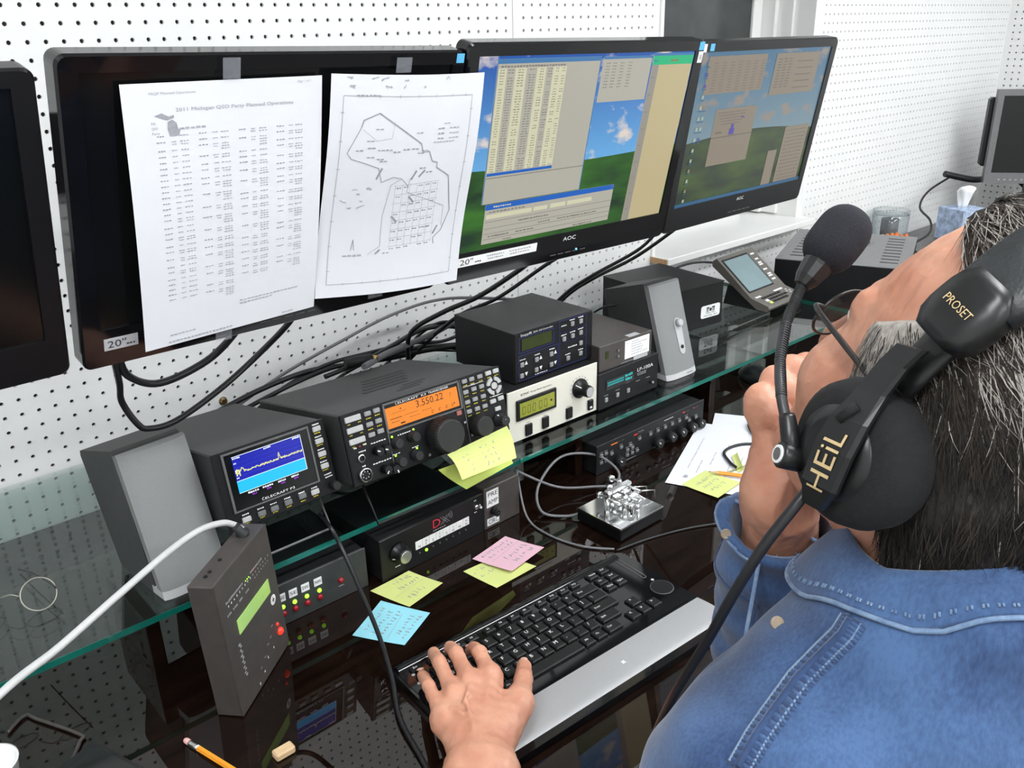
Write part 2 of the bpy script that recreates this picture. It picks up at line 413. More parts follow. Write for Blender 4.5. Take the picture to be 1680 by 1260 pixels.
# ------------------------------------------------------------------ desk and glass shelf
t = thing('desk', 'long dark espresso desk with a polished reflective top along the pegboard wall', 'desk', (0, 0, 0))
build('desk_top', MB().box(-1.5, XR - .01, -1.03, -.006, DESK - .03, DESK, .002), 'desk_veneer', t)
for x in (-1.44, 0.9, XR - .1): build('leg_panel', MB().box(x, x + .03, -.95, -.05, 0, DESK - .03, .002), 'desk_veneer', t)
build('modesty_panel', MB().box(-1.41, XR - .1, -.09, -.07, .25, DESK - .03, .002), 'desk_veneer', t)
SH = [(-1.2, .512), (.514, 1.66)]
for k, (a, b) in enumerate(SH):
    t = thing('glass_shelf', ['thick green-edged glass shelf carrying the left speaker and the transceiver', 'thick green-edged glass shelf carrying the cream controller and the right speaker'][k], 'shelf', (a, 0, DESK))
    build('glass_sheet', MB().add([(0, -.52, .095), (b - a, -.52, .095), (b - a, -.008, .095), (0, -.008, .095), (0, -.52, .0865), (b - a, -.52, .0865), (b - a, -.008, .0865), (0, -.008, .0865)],
        [(0, 1, 2, 3), (7, 6, 5, 4)]), 'shelf_glass', t, recalc=False)
    e = MB(); e.box(0, b - a, -.5205, -.5195, .0865, .095); e.box(-.0005, .0005, -.5195, -.008, .0865, .095); e.box(b - a - .0005, b - a + .0005, -.5195, -.008, .085, .095)
    build('polished_edge', e, 'glass_edge', t)
    for x in ([.35, 1.085] if k == 0 else [.15, .555]):
        x = min(x, b - a - .05)
        build('support_block', MB().box(x, x + .018, -.505, -.36, 0, .084, .001), 'desk_veneer', t)
# ------------------------------------------------------------------ front-panel kit (local: x right, z up, front face at y = 0, outwards = -y)
def mmv(p): return (p[0] / 1000., p[1] / 1000.)
def rbox(w, h, d, ch): return MB().box(-w / 2, w / 2, -d, .0005, -h / 2, h / 2, ch)
def buttons(parent, pts, w, h, m, name='button', d=.003, ch=.001):
    src = None
    for p in pts:
        x, z = mmv(p)
        if src is None:
            src = build(name, rbox(w, h, d, ch), m, parent); src.location = (x, 0, z); 
        else: share(name, src, parent, (x, 0, z))
    return src
def knob(parent, p, r, d, m='rubber_black', cap=None, pointer=None, skirt=0., n=24, name='knob', ribs=False):
    x, z = mmv(p); mb = MB()
    st = []
    if skirt: st += [((0, 0, 0), skirt), ((0, -.004, 0), skirt), ((0, -.006, 0), r * 1.02)]
    else: st += [((0, 0, 0), r * 1.05)]
    st += [((0, -d * .9, 0), r * .97), ((0, -d, 0), r * .88)]
    mb.rev(st, n)
    if ribs:
        for j in range(40):
            a = 2 * math.pi * j / 40
            mb.box(-.0006, .0006, -d * .85, -d * .1, r * .985, r * 1.03, 0)
            mb.V[-8:] = [(q[0] * math.cos(a) - q[2] * math.sin(a), q[1], q[0] * math.sin(a) + q[2] * math.cos(a)) for q in mb.V[-8:]]
    o = build(name, mb, m, parent); o.location = (x, 0, z)
    if cap: build('knob_cap', MB().rev([((0, -d + .0005, 0), r * .82), ((0, -d - .0008, 0), r * .78)], n), cap, o)
    if pointer is not None:
        a = pointer; c, s_ = math.cos(a), math.sin(a); pb = MB()
        rr = skirt or r
        pb.add([(c * k * rr - s_ * q, yy, s_ * k * rr + c * q) for k, yy in ((.2, -d - .0006), (.92, -d - .0006 if not skirt else -.0052)) for q in (-.0008, .0008)], [(0, 1, 3, 2)])
        build('pointer', pb, 'print_white', o)
    return o
def led(parent, p, r, m, name='indicator_lamp'):
    x, z = mmv(p); o = build(name, MB().sphere((0, 0, 0), (r, r * .9, r), 10, 6), m, parent); o.location = (x, -.0005, z); return o
class Print:
    """flat print on a panel, one mesh per colour"""
    def __init__(s, parent, y=-.0006): s.p = parent; s.y = y; s.mb = {}
    def m(s, k): return s.mb.setdefault(k, MB())
    def text(s, txt, p, size, k='print_white', width=None, align='L'):
        x, z = mmv(p); s.m(k).text(txt, (x, s.y, z), EX, EZ, size / 1000., width=width / 1000. if width else None, align=align); return s
    def bar(s, p, w, h, k='print_white'):
        x, z = mmv(p); w /= 2000.; h /= 2000.; s.m(k).quad((x - w, s.y, z - h), (x + w, s.y, z - h), (x + w, s.y, z + h), (x - w, s.y, z + h)); return s
    def smudge(s, p, w, h, k='print_white', n=4):
        """unreadable small print: a broken bar"""
        x = p[0] - w / 2.
        for i in range(n):
            ww = w / n; s.bar((x + ww * (i + .5), p[1] + random.uniform(-.1, .1) * h), ww * random.uniform(.6, .85), h * random.uniform(.7, 1.), k)
        return s
    def outline(s, x0, z0, x1, z1, t, k):
        s.bar(((x0 + x1) / 2, z0), x1 - x0, t, k); s.bar(((x0 + x1) / 2, z1), x1 - x0, t, k); s.bar((x0, (z0 + z1) / 2), t, z1 - z0, k); s.bar((x1, (z0 + z1) / 2), t, z1 - z0, k); return s
    def done(s, name='lettering'):
        for k, mb in s.mb.items(): tag(build(name, mb, k, s.p, recalc=False), kind='stuff')

def place(name, label, cat, p, z0, d, group=None):
    """p = (x, y, yaw, tilt) of the front-bottom-left corner as surveyed"""
    x, y, yaw, tilt = p
    return thing(name, label, cat, (x, y, z0 + ZO + d * math.sin(max(tilt, 0))), (-tilt, 0, yaw), group)
SZ = -.72; DZ = -.815

mat('lcd_orange', (.05, .02, .0), .3, noise=.02, emit=(1.0, .25, .02), estr=.9)
mat('lcd_green', (.25, .27, .03), .25, noise=.12, nscale=60)
mat('lcd_green_off', (.03, .04, .008), .25, noise=.1, nscale=60)
mat('lcd_lime', (.30, .45, .12), .25, noise=.15, nscale=20, emit=(.36, .62, .16), estr=.25)
mat('vfd_cyan', (.0, .1, .1), .3, noise=.02, emit=(.05, .8, .75), estr=.55)
mat('vfd_dim', (.0, .05, .05), .3, noise=.02, emit=(.02, .25, .25), estr=.4)
mat('scr_navy', (.0, .0, .05), .25, noise=.02, emit=(.012, .018, .36), estr=1.0)
mat('scr_sky', (.0, .1, .2), .25, noise=.02, emit=(.02, .42, .95), estr=1.0)
mat('scr_white', (.2, .2, .2), .25, noise=.02, emit=(.8, .9, 1), estr=.9)
mat('scr_yellow', (.2, .2, .1), .25, noise=.02, emit=(.62, .60, .22), estr=.9)
mat('scr_purple', (.1, .0, .2), .25, noise=.02, emit=(.30, .05, .60), estr=.9)
mat('scr_line', (.0, .0, .2), .25, noise=.02, emit=(.03, .05, .50), estr=1.)
mat('lcd_ink', (.04, .012, .002), .4, noise=.02)

# ---- panadapter (spectrum display) ---------------------------------------------------
W, H, Dp = .1671, .1088, .2939
t = place('spectrum_display', 'charcoal spectrum display unit with a blue screen beside the transceiver', 'radio display', (.0117, -.5042, .0089, .2125), SZ, Dp)
build('case', MB().box(.001, W - .001, .006, Dp, .001, H - .001, .002), 'charcoal_case', t)
build('front_panel', MB().box(0, W, 0, .006, 0, H, .0012), 'panel_dark', t)
fr = MB()
for a in ((12, 15, 24, 106), (138, 140.5, 24, 106), (15, 138, 103.5, 106), (15, 138, 24, 26)): fr.box(a[0] / 1e3, a[1] / 1e3, -.0022, 0, a[2] / 1e3, a[3] / 1e3)
build('screen_bezel', fr, 'panel_bezel', t)
build('screen_glass', MB().box(.015, .138, -.0012, 0, .026, .1035), 'screen_black', t)
sc = Print(t, -.0015)
sc.bar((75.5, 81.5), 101, 33, 'scr_navy'); sc.bar((75.5, 56.5), 101, 16, 'scr_sky')
sc.y = -.0018
for z in (71, 77, 83, 89): sc.bar((75.5, z), 100, .4, 'scr_line')
sc.bar((75.5, 98.3), 101, .8, 'scr_white'); sc.bar((126, 73), .8, 50, 'scr_white'); sc.bar((75.5, 64.8), 101, .7, 'scr_white'); sc.bar((75.5, 48.3), 101, .6, 'scr_white')
mb = sc.m('scr_yellow'); px = 26.; pz = 76.
while px < 124:
    base = 76 + (6 * math.exp(-((px - 35) / 2.) ** 2) + 9 * math.exp(-((px - 89) / .9) ** 2)) + (4 if px < 32 else 0) * math.sin(px * 3) + random.uniform(-1.2, 1.2)
    for k in range(2):
        z0 = min(pz, base) - .5; z1 = max(pz, base) + .5
    mb.quad((px / 1e3, -.0019, z0 / 1e3), ((px + .9) / 1e3, -.0019, z0 / 1e3), ((px + .9) / 1e3, -.0019, z1 / 1e3), (px / 1e3, -.0019, z1 / 1e3))
    pz = base; px += .8
for x in (31, 76, 119): sc.smudge((x, 96), 11, 2.4, 'scr_white', 5)
for x, z in ((28, 89), (28, 79), (28, 69)): sc.smudge((x, z), 4, 2, 'scr_white', 2)
for x in (44, 65, 86, 106): sc.smudge((x, 45), 16 if x < 70 else 12, 2.6, 'scr_white', 5); sc.smudge((x + 1, 41.5), 7, 2.2, 'scr_purple', 3)
sc.done('screen_image')
pt = Print(t, -.0014); pt.text('ELECRAFT P3', (57, 28), 3.2, width=45); pt.text('C', (52.5, 28), 4); pt.done()
buttons(t, [(153, 98), (153, 80), (153, 61), (153, 43), (26, 11), (130, 12)], .0125, .0075, 'button_white')
buttons(t, [(48, 11), (67, 11), (88, 12), (110, 13)], .0115, .0075, 'button_mid')
pt = Print(t)
for p in ((153, 98), (153, 80), (153, 61), (153, 43)): pt.smudge((p[0], p[1] + 6.6), 11, 2, 'print_white', 5); pt.smudge((p[0], p[1] - 6), 10, 1.6, 'print_yellow', 4)
for x in (26, 48, 67, 88, 110, 130): pt.smudge((x, 18.2), 10, 1.9, 'print_white', 4); pt.smudge((x, 5.8), 8, 1.6, 'print_yellow', 3)
pt.smudge((155, 30), 12, 2, 'print_white', 5); pt.smudge((156, 26), 12, 2, 'print_white', 5); pt.done()
knob(t, (160, 12), .0065, .013)
fe = MB(); fe.tube([(.02, .03, 0), (.02, .01, -.052), (W - .02, .01, -.052), (W - .02, .03, 0)], .002, 8, smooth=0)
build('tilt_bail', fe, 'panel_bezel', t)
for x in (.02, W - .02): build('rubber_foot', MB().cyl((x, Dp - .03, .001), (x, Dp - .03, -.004), .009, n=12), 'rubber_black', t)

# ---- transceiver -----------------------------------------------------------------------
W, H, Dp = .2868, .1068, .2876
t = place('radio_transceiver', 'black amateur radio transceiver with an amber frequency display and a large tuning knob', 'transceiver', (.1884, -.5317, -.0314, .2222), SZ + .01, Dp)
build('case', MB().box(.001, W - .001, .007, Dp, .001, H - .001, .002), 'charcoal_case', t)
build('front_panel', MB().box(0, W, 0, .007, 0, H, .0012), 'panel_dark', t)
vent = MB()
for j in range(5): vent.box(.095 + j * .012, .175 + j * .012, .095 + j * .022, .106 + j * .022, H - .0012, H - .0007)
for j in range(3): vent.box(.125 + j * .014, .165 + j * .014, .045 + j * .014, .052 + j * .014, H - .0012, H - .0007)
build('vent_panel', vent, 'matte_black', t)
fr = MB()
for a in ((67, 70, 60, 104), (201, 204, 60, 104), (67, 204, 102, 104.5), (67, 204, 60, 62)): fr.box(a[0] / 1e3, a[1] / 1e3, -.002, 0, a[2] / 1e3, a[3] / 1e3)
fr.box(.0675, .069, -.0012, 0, .004, .060); fr.box(.206, .2072, -.0012, 0, .004, .104)
build('display_bezel', fr, 'panel_bezel', t)
lcd = MB().box(.071, .199, -.001, 0, .066, .0965); build('amber_display', lcd, 'lcd_orange', t)
pt = Print(t, -.0014)
pt.text('3.550.22', (122, 84.5), 10.5, 'lcd_ink', width=50)
pt.bar((92, 87), 26, .4, 'lcd_ink'); pt.bar((86, 79), 20, 1.0, 'lcd_ink'); pt.bar((112, 79.5), 24, .4, 'lcd_ink'); pt.bar((96, 69.5), 8, 2.2, 'lcd_ink')
pt.smudge((140, 77), 18, .8, 'lcd_ink', 4); pt.smudge((84, 74), 14, .9, 'lcd_ink', 5); pt.smudge((118, 74), 18, .8, 'lcd_ink', 5); pt.smudge((96, 91), 3, 2, 'lcd_ink', 2)
for x in (150, 163, 176, 187): 
    pt.bar((x, 72.5), 4.5, .6, 'lcd_ink'); pt.bar((x - 2, 71), .7, 5, 'lcd_ink'); pt.bar((x, 69.5), 3.5, .5, 'lcd_ink')
pt.bar((186, 90), 4, .5, 'lcd_ink'); pt.bar((185, 87), .6, 5, 'lcd_ink'); pt.bar((190, 73), 2, 2, 'lcd_ink')
pt.text('ELECRAFT', (93, 98.4), 3.2, width=36); pt.text('K3', (134, 98.4), 3.2, width=9); pt.text('TRANSCEIVER', (147, 98.4), 3.2, width=37); pt.text('C', (88.5, 98.2), 4.0)
for x, z in ((18, 99), (18, 83), (18, 66)): pt.smudge((x - 8, z - 8), 5, 1.6, 'print_yellow', 2); pt.smudge((x + 9, z - 8), 5, 1.6, 'print_yellow', 2)
for p in ((42, 99), (57, 100), (42, 83), (57, 84)): pt.smudge((p[0], p[1] - 7.5), 9, 1.7, 'print_yellow', 3)
GR = [(215, 103), (229, 103), (245, 103), (214, 86), (230, 87), (245, 87), (214, 70), (229, 71), (245, 71), (214, 55), (230, 55), (245, 55)]
GR = [(p[0], p[1] - 3) for p in GR]
for p in GR + [(262, 101), (277, 101)]: pt.smudge((p[0], p[1] - 6.8), 8, 1.5, 'print_yellow', 3)
pt.bar((230, 91.3), 40, .6); pt.smudge((230, 91.3), 7, 1.8, 'print_white', 3); pt.bar((270, 62.5), 26, .6); pt.smudge((270, 62.5), 14, 1.8, 'print_white', 4)
pt.smudge((12, 56), 5, 2, 'print_white', 2); pt.smudge((20, 56.5), 4, 1.6, 'print_red', 1); pt.smudge((28, 57), 6, 2.4, 'print_white', 3)
pt.smudge((22, 48.5), 12, 2, 'print_white', 5); pt.smudge((20, 27), 6, 2, 'print_white', 2); pt.smudge((50, 54.5), 26, 2, 'print_white', 6); pt.smudge((50, 24.5), 32, 2, 'print_white', 7); pt.smudge((94, 53.5), 24, 1.8, 'print_white', 6); pt.smudge((75, 27.6), 14, 1.6, 'print_white', 3); pt.smudge((108, 28), 12, 1.6, 'print_white', 3)
pt.smudge((130, 8), 4, 4, 'print_grey', 2); pt.smudge((212, 14), 4, 4, 'print_grey', 2); pt.smudge((203, 38), 4, 4, 'print_grey', 2)
pt.done()
buttons(t, [(18, 98), (18, 82), (18, 65.5)], .0255, .0085, 'button_white')
buttons(t, [(42, 98.5), (57, 99), (42, 82.5), (57, 83.5), (42, 67), (57, 68)], .0108, .0068, 'button_grey')
buttons(t, GR, .0098, .0064, 'button_grey')
buttons(t, [(262, 101), (277, 101), (262, 55), (278, 56), (269, 41)], .0115, .0068, 'button_white')
buttons(t, [(195, 55)], .0095, .0075, 'button_red')
src = None
for q in range(4):                                     # four-way ring pad
    a0 = math.pi / 4 + q * math.pi / 2; mb = MB(); n = 6; v = []; f = []
    for j in range(n + 1):
        a = a0 - .58 + 1.16 * j / n
        for r in (.0085, .0145):
            for y in (0, -.0028): v.append((r * math.cos(a), y, r * math.sin(a)))
    for j in range(n):
        b = j * 4
        f += [(b, b + 4, b + 6, b + 2), (b + 1, b + 3, b + 7, b + 5), (b, b + 1, b + 5, b + 4), (b + 2, b + 6, b + 7, b + 3)]
    f += [(0, 2, 3, 1), (n * 4, n * 4 + 1, n * 4 + 3, n * 4 + 2)]
    o = build('ring_button', mb.add(v, f), 'button_white', t); o.location = (.269, 0, .079)
o = build('ring_button', MB().cyl((0, 0, 0), (0, -.003, 0), .0055, n=16), 'button_white', t); o.location = (.269, 0, .079)
knob(t, (156, 33), .0265, .030, 'rubber_black', ribs=True, n=40, name='tuning_knob')
knob(t, (225, 27), .0165, .024, 'rubber_black', name='tuning_knob', n=30)
knob(t, (267, 23.5), .0085, .021, 'rubber_black', skirt=.011, pointer=2.0)
for p in ((77, 44), (107, 45), (77, 16), (106, 16)): knob(t, p, .0072, .014, 'rubber_black', skirt=.0088)
for p, a in (((45, 42), 2.6), ((58, 41), 2.7), ((52, 12), 4.), ((65, 9), 5.)): knob(t, p, .0065, .013, 'satin_black', pointer=a)
for p in ((73.5, 54), (111, 54), (73.5, 25), (111, 25)): led(t, p, .0017, 'led_green')
jk = MB(); jk.rev([((0, 0, 0), .0062), ((0, -.003, 0), .0062), ((0, -.0032, 0), .0042)], 18, cap1=False); jk.cyl((0, -.0004, 0), (0, -.0006, 0), .0045, n=14, mi=1)
o = build('phones_jack', jk, ['nickel', 'matte_black'], t); o.location = (.019, 0, .039)
jk = MB(); jk.rev([((0, 0, 0), .0105), ((0, -.006, 0), .0105), ((0, -.0065, 0), .0088)], 24, cap1=False); jk.cyl((0, -.0028, 0), (0, -.003, 0), .009, n=20, mi=1)
for j in range(7): jk.cyl((.0052 * math.cos(j * .9), -.0028, .0052 * math.sin(j * .9)), (.0052 * math.cos(j * .9), -.0045, .0052 * math.sin(j * .9)), .001, n=6, mi=0)
o = build('microphone_socket', jk, ['nickel', 'matte_black'], t); o.location = (.019, 0, .0145)
fe = MB(); fe.tube([(.03, .04, 0), (.03, .012, -.068), (.22, .012, -.068), (.22, .04, 0)], .0025, 8, smooth=0)
build('tilt_bail', fe, 'matte_black', t)
for x in (.03, W - .03): build('rubber_foot', MB().cyl((x, Dp - .03, .001), (x, Dp - .03, -.008), .011, n=12), 'rubber_black', t)

# ---- cream rotator controller ----------------------------------------------------------
W, H, Dp = .2187, .0999, .17
t = place('rotator_controller', 'cream fronted rotator controller with green LCD and large black knob', 'controller', (.529, -.4737, -.0169, 0), SZ, Dp)
build('case', MB().box(.001, W - .001, .003, Dp, .006, H - .001, .0015), 'dark_case', t)
build('front_panel', MB().box(0, W, 0, .003, .004, H, .0008), 'panel_cream', t)
for x in (.02, W - .02):
    for y in (.02, Dp - .02): build('rubber_foot', MB().cyl((x, y, .006), (x, y, 0), .007, n=10), 'rubber_black', t)
lc = MB(); lc.box(.018, .112, -.004, 0, .043, .0815, .001); build('lcd_bezel', lc, 'panel_dark', t)
build('green_lcd', MB().box(.024, .106, -.0045, -.003, .049, .0755), 'lcd_green', t)
pt = Print(t); pt.text('K7NV', (30, 87), 4.4, 'print_black', width=19); pt.text('Prop Pitch Systems', (53, 87.6), 3.2, 'print_black', width=49)
for j in range(13):
    a = math.radians(215 - j * 20.8); 
    for rr in (22.5,): pt.smudge((172 + rr * math.cos(a), 62 + rr * math.sin(a)), 3.2, 2.6, 'print_soft', 1)
for x, wd in ((46, 9), (86, 7), (145, 11)): pt.smudge((x, 34), wd, 2, 'print_soft', 3); pt.smudge((x, 7.2), 12, 1.8, 'print_soft', 4)
pt.done()
pt = Print(t, -.0047)
for x in (33, 45, 57, 72, 84): pt.outline(x - 3, 54, x + 3, 68, .8, 'lcd_green_off')
pt.bar((98, 62), 4, 4, 'lcd_ink'); pt.done('lcd_segments')
buttons(t, [(46, 20), (86, 21), (145, 21)], .0155, .0215, 'panel_dark', 'push_button', .004)
o = build('rocker_switch', rbox(.013, .020, .0045, .001), 'panel_dark', t); o.location = (.200, 0, .021)
build('rocker_mark', MB().quad((-.004, -.0048, -.006), (.003, -.0048, -.006), (.001, -.0048, -.002), (-.004, -.0048, -.002)), 'print_white', o)
knob(t, (172, 62), .0115, .028, 'satin_black', cap='silver_disc', skirt=.0185, pointer=2.5, n=30)

# ---- antenna controller (blue outlines) ---------------------------------------------------
W, H, Dp = .1946, .0915, .1639
t = place('antenna_controller', 'black box controller with blue outlines and grey keys stacked on the cream controller', 'controller', (.5657, -.4531, .0004, 0), SZ + .1, Dp)
build('case', MB().box(.0, W, .0025, Dp, .0, H, .0012), 'dark_case', t)
build('top_cover', MB().box(.0, W, .0015, Dp, H - .0004, H + .0006), 'charcoal_case', t)
build('front_panel', MB().box(.001, W - .001, 0, .0025, .001, H - .001, .0006), 'panel_dark', t)
pt = Print(t)
pt.text('SteppIR', (14, 84.2), 4.4, width=27); pt.text('SDA 100 Controller', (44, 84.6), 3.2, width=48)
for r in ((11, 55, 93, 82), (9, 4, 104, 50), (108, 4, 176, 48), (108, 48, 176, 68), (108, 68, 176, 90)): pt.outline(*r, 1.0, 'print_blue')
for x, z0, z1 in ((16, 33, 13), (51, 34, 15), (87, 35, 15)):
    for z, sg in ((z0, 1), (z1, -1)):
        zz = z + 1; pt.m('print_white').add([((x + 7) / 1e3, -.0006, (zz - 3 * sg) / 1e3), ((x + 14) / 1e3, -.0006, (zz - 3 * sg) / 1e3), ((x + 10.5) / 1e3, -.0006, (zz + 4 * sg) / 1e3)], [(0, 1, 2)])
    pt.smudge((x + 2, z0 + 9), 14, 2.2, 'print_white', 4)
pt.smudge((62, 6.5), 32, 1.8, 'print_white', 6)
for p in ((119, 55), (140, 79), (141, 56), (162, 79), (162, 57), (162, 17), (129, 16)): pt.smudge((p[0], p[1] + 7.6), 14, 2.3, 'print_white', 4)
pt.smudge((119, 80), 14, 2.3, 'print_white', 4); pt.smudge((141, 36), 24, 2.2, 'print_white', 6); pt.done()
build('lcd_window', MB().box(.016, .088, -.0012, 0, .058, .0795), 'lcd_green_off', t)
buttons(t, [(16, 33), (15, 13), (51, 34), (50, 15), (87, 35), (87, 15), (119, 55), (140, 79), (141, 56), (162, 79), (162, 57), (162, 37), (162, 17), (129, 16)], .0085, .0085, 'button_grey')

# ---- wattmeter and small relay box --------------------------------------------------------
W, H, Dp = .172, .0745, .17
t = place('wattmeter', 'slim black digital wattmeter with cyan display at the bottom of the stack', 'wattmeter', (.748, -.482, .0037, 0), SZ, Dp)
build('case', MB().box(.0, W, .0025, Dp, .004, H, .0012), 'dark_case', t)
build('front_panel', MB().box(.0, W, 0, .0025, .003, H, .0006), 'panel_dark', t)
pt = Print(t); pt.text('LP-100A', (108, 52), 7.2, width=48); pt.smudge((122, 48), 28, 2, 'print_grey', 6); pt.smudge((122, 44.5), 26, 2, 'print_grey', 5)
for x, z in ((20, 29), (52, 31), (82, 38), (112, 33), (142, 32)): pt.smudge((x, z), 12, 1.8, 'print_grey', 4)
pt.done()
build('display_window', MB().box(.020, .098, -.001, 0, .038, .0585), 'screen_black', t)
pt = Print(t, -.0013)
pt.bar((46, 53), 46, 1.2, 'vfd_cyan'); pt.bar((46, 47), 46, 1.2, 'vfd_cyan'); pt.bar((46, 50), 46, 4, 'vfd_dim'); pt.smudge((83, 54), 22, 5.4, 'vfd_cyan', 5); pt.smudge((83, 46), 20, 5.4, 'vfd_cyan', 4); pt.done('display_readout')
buttons(t, [(20, 20), (52, 21), (83, 21)], .008, .009, 'button_grey')
knob(t, (150, 20), .003, .008, 'nickel')
for x in (.02, W - .02):
    for y in (.02, Dp - .02): build('rubber_foot', MB().cyl((x, y, .004), (x, y, 0), .006, n=10), 'rubber_black', t)
W, H, Dp = .1462, .0508, .17
t = place('switch_box', 'brown-black metal box with a white typed label stacked on the wattmeter', 'control box', (.757, -.4738, -.0238, 0), SZ + .0745, Dp)
build('case', MB().box(0, W, 0, Dp, 0, H, .0012), 'brown_case', t)
build('typed_label', MB().box(.069, .138, -.0006, 0, .0095, .0455), 'label_white', t)
build('tape_strip', MB().box(.083, .112, .001, .014, H, H + .0004), 'label_grey', t)
build('tape_strip', MB().box(.094, .134, -.0008, -.0001, .0015, .0085), 'label_grey', t)
pt = Print(t, -.0009); pt.smudge((76, 40), 4, 2, 'print_soft', 2); pt.smudge((98, 41), 20, 1.8, 'print_soft', 4)
for j, wd in enumerate((44, 30, 34, 32, 48)): pt.smudge((86 + wd / 2, 36.5 - j * 5.2), wd, 1.8, 'print_soft', 8)
pt.y = -.0004; pt.smudge((76, 4), 34, 1.4, 'print_grey', 8); pt.done()
build('indicator_window', MB().box(.016, .0245, -.0006, 0, .023, .038), 'lcd_green_off', t)
for z in (.034, .022): build('hex_screw', MB().cyl((.049, 0, z), (.049, -.003, z), .003, n=6, sm=False), 'nickel', t)

# ---- power supply / tuner box at the right with round-cornered label -------------------------
W, H, Dp = .1922, .106, .2165
t = place('power_supply', 'black box shaped power supply with a white rounded label behind the right speaker', 'power supply', (1.1601, -.3065, -.1077, 0), SZ, Dp)
build('case', MB().box(0, W, 0, Dp, .003, H, .0012), 'matte_black', t)
build('top_cover', MB().box(-.0005, W + .0005, -.002, Dp, H - .0003, H + .001), 'dark_case', t)
def rrect(x0, x1, z0, z1, r, n=5):
    p = []
    for cx, cz, a0 in ((x1 - r, z1 - r, 0), (x0 + r, z1 - r, 90), (x0 + r, z0 + r, 180), (x1 - r, z0 + r, 270)):
        for j in range(n + 1):
            a = math.radians(a0 + 90 * j / n); p.append((cx + r * math.cos(a), cz + r * math.sin(a)))
    return p
build('maker_label', MB().prism(rrect(.118, .183, .0245, .055, .006), 'y', -.0006, 0), 'label_white', t)
pt = Print(t, -.0009)
pt.bar((141, 48.5), 10, 3, 'print_black'); pt.bar((138.5, 44), 3, 10, 'print_black'); pt.bar((143, 43), 2, 8, 'print_black'); pt.bar((160, 48.5), 10, 3, 'print_black'); pt.bar((162, 44), 3, 10, 'print_black'); pt.bar((157.5, 43), 2, 8, 'print_black')
pt.m('print_black').prism([(.1505 + .0042 * math.cos(a), .0435 + .0042 * math.sin(a)) for a in np.linspace(0, 6.28, 14)[:-1]], 'y', -.0009, -.0008)
pt.text('TEN-TEC', (150.5, 34), 4.4, 'print_black', width=34, align='C'); pt.text('MODEL 963', (150.5, 27.6), 4.2, 'print_black', width=46, align='C'); pt.done()
for x in (.02, W - .02):
    for y in (.02, Dp - .02): build('rubber_foot', MB().cyl((x, y, .003), (x, y, 0), .008, n=10), 'rubber_black', t)

# ---- desktop speakers ---------------------------------------------------------------------------
def speaker(label, x, y, yaw, controls):
    t = thing('desktop_speaker', label, 'speaker', (x, y, SHELF), (0, 0, yaw), 'grey fronted desktop speakers')
    w = .092
    prof = [(.020, .0), (.125, .0), (.188, .148), (.186, .156), (.078, .1895), (.072, .1885)]       # (depth, height)
    tp = MB(); n = len(prof)
    inset = lambda d: .003 * max(0, (d - .02) / .13)
    L = [(inset(p[0]), p[0], p[1]) for p in prof]; Rr = [(w - inset(p[0]), p[0], p[1]) for p in prof]
    tp.add(L + Rr, [tuple(range(n)), tuple(range(2 * n - 1, n - 1, -1))] + [(i, i + n, (i + 1) % n + n, (i + 1) % n) for i in range(n)])
    build('cabinet', tp, 'speaker_body', t)
    # bowed grille leaning back
    def front(u, h):
        s_ = 1 - (2 * u - 1) ** 4
        return (u * w, .0 + .060 * h / .19 - .006 * s_, h)
    V = []; F = []; nu, nh = 14, 8
    hs = np.linspace(.012, .187, nh)
    for h in hs:
        for k in range(nu + 1): V.append(front(k / nu, h))
    for i in range(nh - 1):
        for k in range(nu): F.append((i * (nu + 1) + k, i * (nu + 1) + k + 1, (i + 2 - 1) * (nu + 1) + k + 1, (i + 1) * (nu + 1) + k))
    g = MB().add(V, F, 0, True)
    ring = [front(k / nu, hs[-1]) for k in range(nu + 1)] + [(w, .064, .1885), (0, .064, .1885)]
    g.add(ring, [tuple(range(len(ring)))])
    for side in (0, nu):
        vv = []
        for h in hs: p = front(side / nu, h); vv += [p, (p[0], p[1] + .012, p[2])]
        g.add(vv, [(2 * i, 2 * i + 1, 2 * i + 3, 2 * i + 2) for i in range(nh - 1)])
    build('grille', g, 'speaker_grey', t)
    b = MB(); r0 = [front(k / nu, 0.001) for k in range(nu + 1)] + [(w, .03, .001), (0, .03, .001)]; r1 = [front(k / nu, .0125) for k in range(nu + 1)] + [(w, .03, .0125), (0, .03, .0125)]
    b.ring_loft([r0, r1], sm=False); build('base_trim', b, 'speaker_trim', t)
    lb = Print(t, 0); 
    mb = MB(); p0 = Vector(front(.62, .006)); mb.text('BOSE', p0 + Vector((0, -.0012, -.001)), EX, EZ, .0032, width=.017); build('lettering', mb, 'print_black', t)
    if controls:
        up = Vector((0, .060, .19)).normalized(); nrm = Vector((0, -up.z, up.y))
        def onf(u, h, out): return Vector(front(u, h)) + nrm * out
        c = onf(.62, .107, 0)
        T = Matrix.Translation(c) @ Matrix((EX, (0, up.y, up.z), tuple(-nrm))).transposed().to_4x4()
        pl = MB(); pl.T = T; pl.prism([(.0105 * math.cos(a) , .0105 * math.sin(a)) for a in np.linspace(0, math.pi, 10)] + [(.0105 * math.cos(a) * .8, -.055 + .0105 * math.sin(a)) for a in np.linspace(math.pi, 2 * math.pi, 10)], 'z', -.0015, .002)
        build('control_plate', pl, 'speaker_trim', t)
        kb = MB(); kb.T = T; kb.rev([((0, 0, -.001), .0085), ((0, 0, -.010), .0075), ((0, 0, -.0115), .006)], 20); build('volume_knob', kb, 'label_grey', t)
        jk = MB(); jk.T = T; jk.rev([((0, -.05, -.001), .004), ((0, -.05, -.0028), .004)], 14); build('headphone_jack', jk, 'matte_black', t)
    return t
